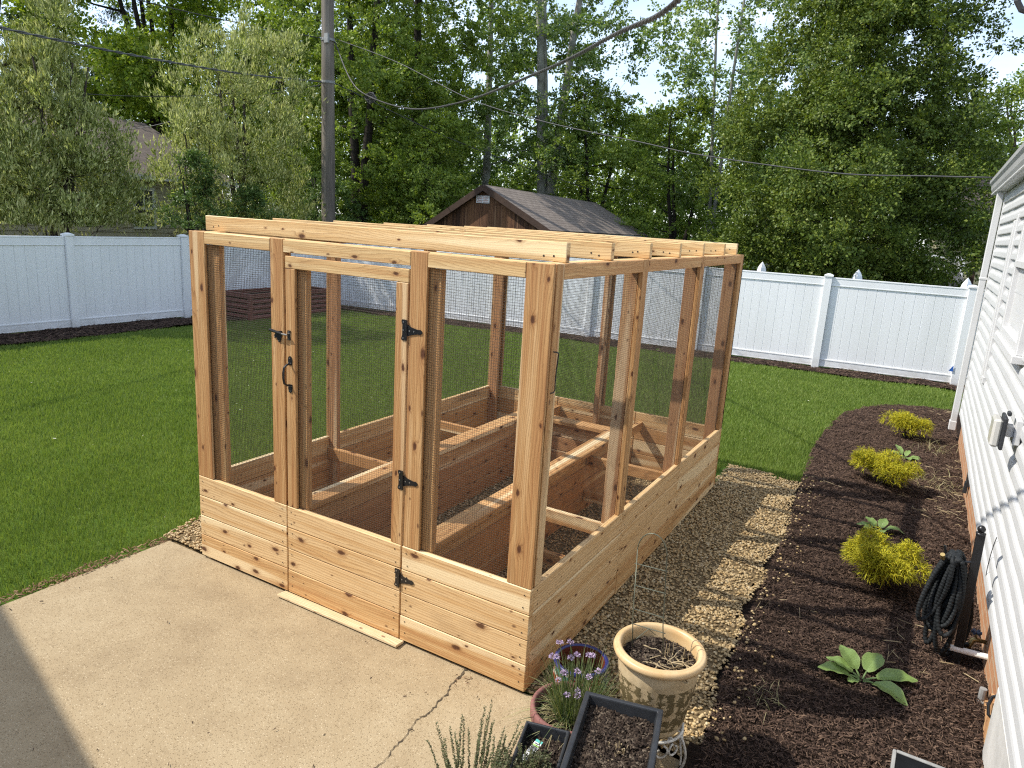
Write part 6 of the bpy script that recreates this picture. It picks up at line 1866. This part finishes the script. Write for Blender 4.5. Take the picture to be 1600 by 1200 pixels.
T('tree', (-10.6, 24.2, -0.1), 7.6, 3.2, 2.8, 0.6, 'lf_mid', 'bark_dark', 130, 26000, 0.11, 0.65, 215, 'broad green tree above the right end of the shed roof', clump=0.65, stems=3, shape='oval', trunk_r=.2, hollow=.45)
T('tree', (-6.6, 22.6, -0.1), 6.6, 3.0, 2.6, 0.4, 'lf_mid', 'bark_dark', 130, 26000, 0.105, 0.65, 216, 'green tree between the shed roof and the great dark tree', clump=0.6, stems=3, shape='oval', trunk_r=.18, hollow=.45)
T('cottonwood', (-5.5, 22.8, -0.1), 15.0, 2.7, 2.7, 3.2, 'lf_cotton', 'bark_pale', 150, 26000, 0.10, 0.85, 217, 'sparse shimmering cottonwood against the sky right of the gap', clump=0.6, stems=2, shape='column', trunk_r=.11, hollow=.25, dens=1.25, lscale=0.9)
T('cottonwood', (-4.3, 27.6, -0.1), 17.0, 3.6, 3.6, 4.0, 'lf_cotton', 'bark_pale', 180, 32000, 0.11, 0.8, 218, 'hazy sparse cottonwood rising left of the great dark tree', clump=0.7, stems=3, shape='oval', trunk_r=.22, hollow=.25, dens=1.25, lscale=0.9)
T('pear_tree', (-0.45, 16.9, -0.1), 10.9, 3.45, 3.3, 0.75, 'lf_dark', 'bark_dark', 950, 130000, 0.088, 0.7, 219, 'great dense dark green tree standing behind the back fence at right', clump=0.52, stems=1, shape='big', trunk_r=.2, hollow=.3, limb_from=.12, dens=2.8, lscale=0.76, twigs=16, jit=0.3)
T('tree', (4.2, 29.5, -0.1), 8.6, 3.6, 3.2, 1.5, 'lf_mid', 'bark', 110, 20000, 0.12, 0.65, 220, 'lighter green tree far off between the great dark tree and the white eave', clump=0.7, stems=3, shape='oval', trunk_r=.2, hollow=.4)
T('tree', (-17.8, 22.5, -0.1), 9.0, 3.2, 3.0, 0.8, 'lf_maple', 'bark_dark', 110, 22000, 0.125, 0.65, 221, 'yellow green tree low behind the two tall trees right of the pole', clump=0.72, stems=3, shape='oval', trunk_r=.2, hollow=.4)

def far_woods():
    """the wood beyond the gardens, read as one mass"""
    g = np.random.RandomState(300)
    C, Rr = [], []
    for k in range(520):
        t = g.rand()
        x = -46 + 58 * t; y = 22 + 22 * math.sin(min(1.0, t * 1.25) * math.pi / 2) + g.uniform(0, 7)
        hmax = 5.2 + 3.0 * abs(math.sin(t * 21)) + 1.5 * abs(math.sin(t * 47 + 1))
        C.append((x + g.normal(0, 1), y, g.uniform(0.4, hmax))); Rr.append(g.uniform(0.9, 1.7))
    C, Rr = np.array(C), np.array(Rr)
    n = 125000
    i = g.randint(0, len(C), n)
    u = unit(g.normal(0, 1, (n, 3)))
    P = C[i] + u * (Rr[i] * g.uniform(.3, 1, n) ** .5)[:, None]
    D = g.normal(0, 1, (n, 3)); N = unit(u + g.normal(0, .6, (n, 3)) + np.array([0, 0, .6]))
    L = 0.24 * g.uniform(.6, 1.4, n)
    V, F = leaves_np(g, P, D, N, L, L * 0.7, 0.1)
    tag(npmesh('far_woods', V, F, M['lf_mid']), 'distant green wood closing the view beyond the neighbouring gardens', 'woods', kind='stuff')
far_woods()
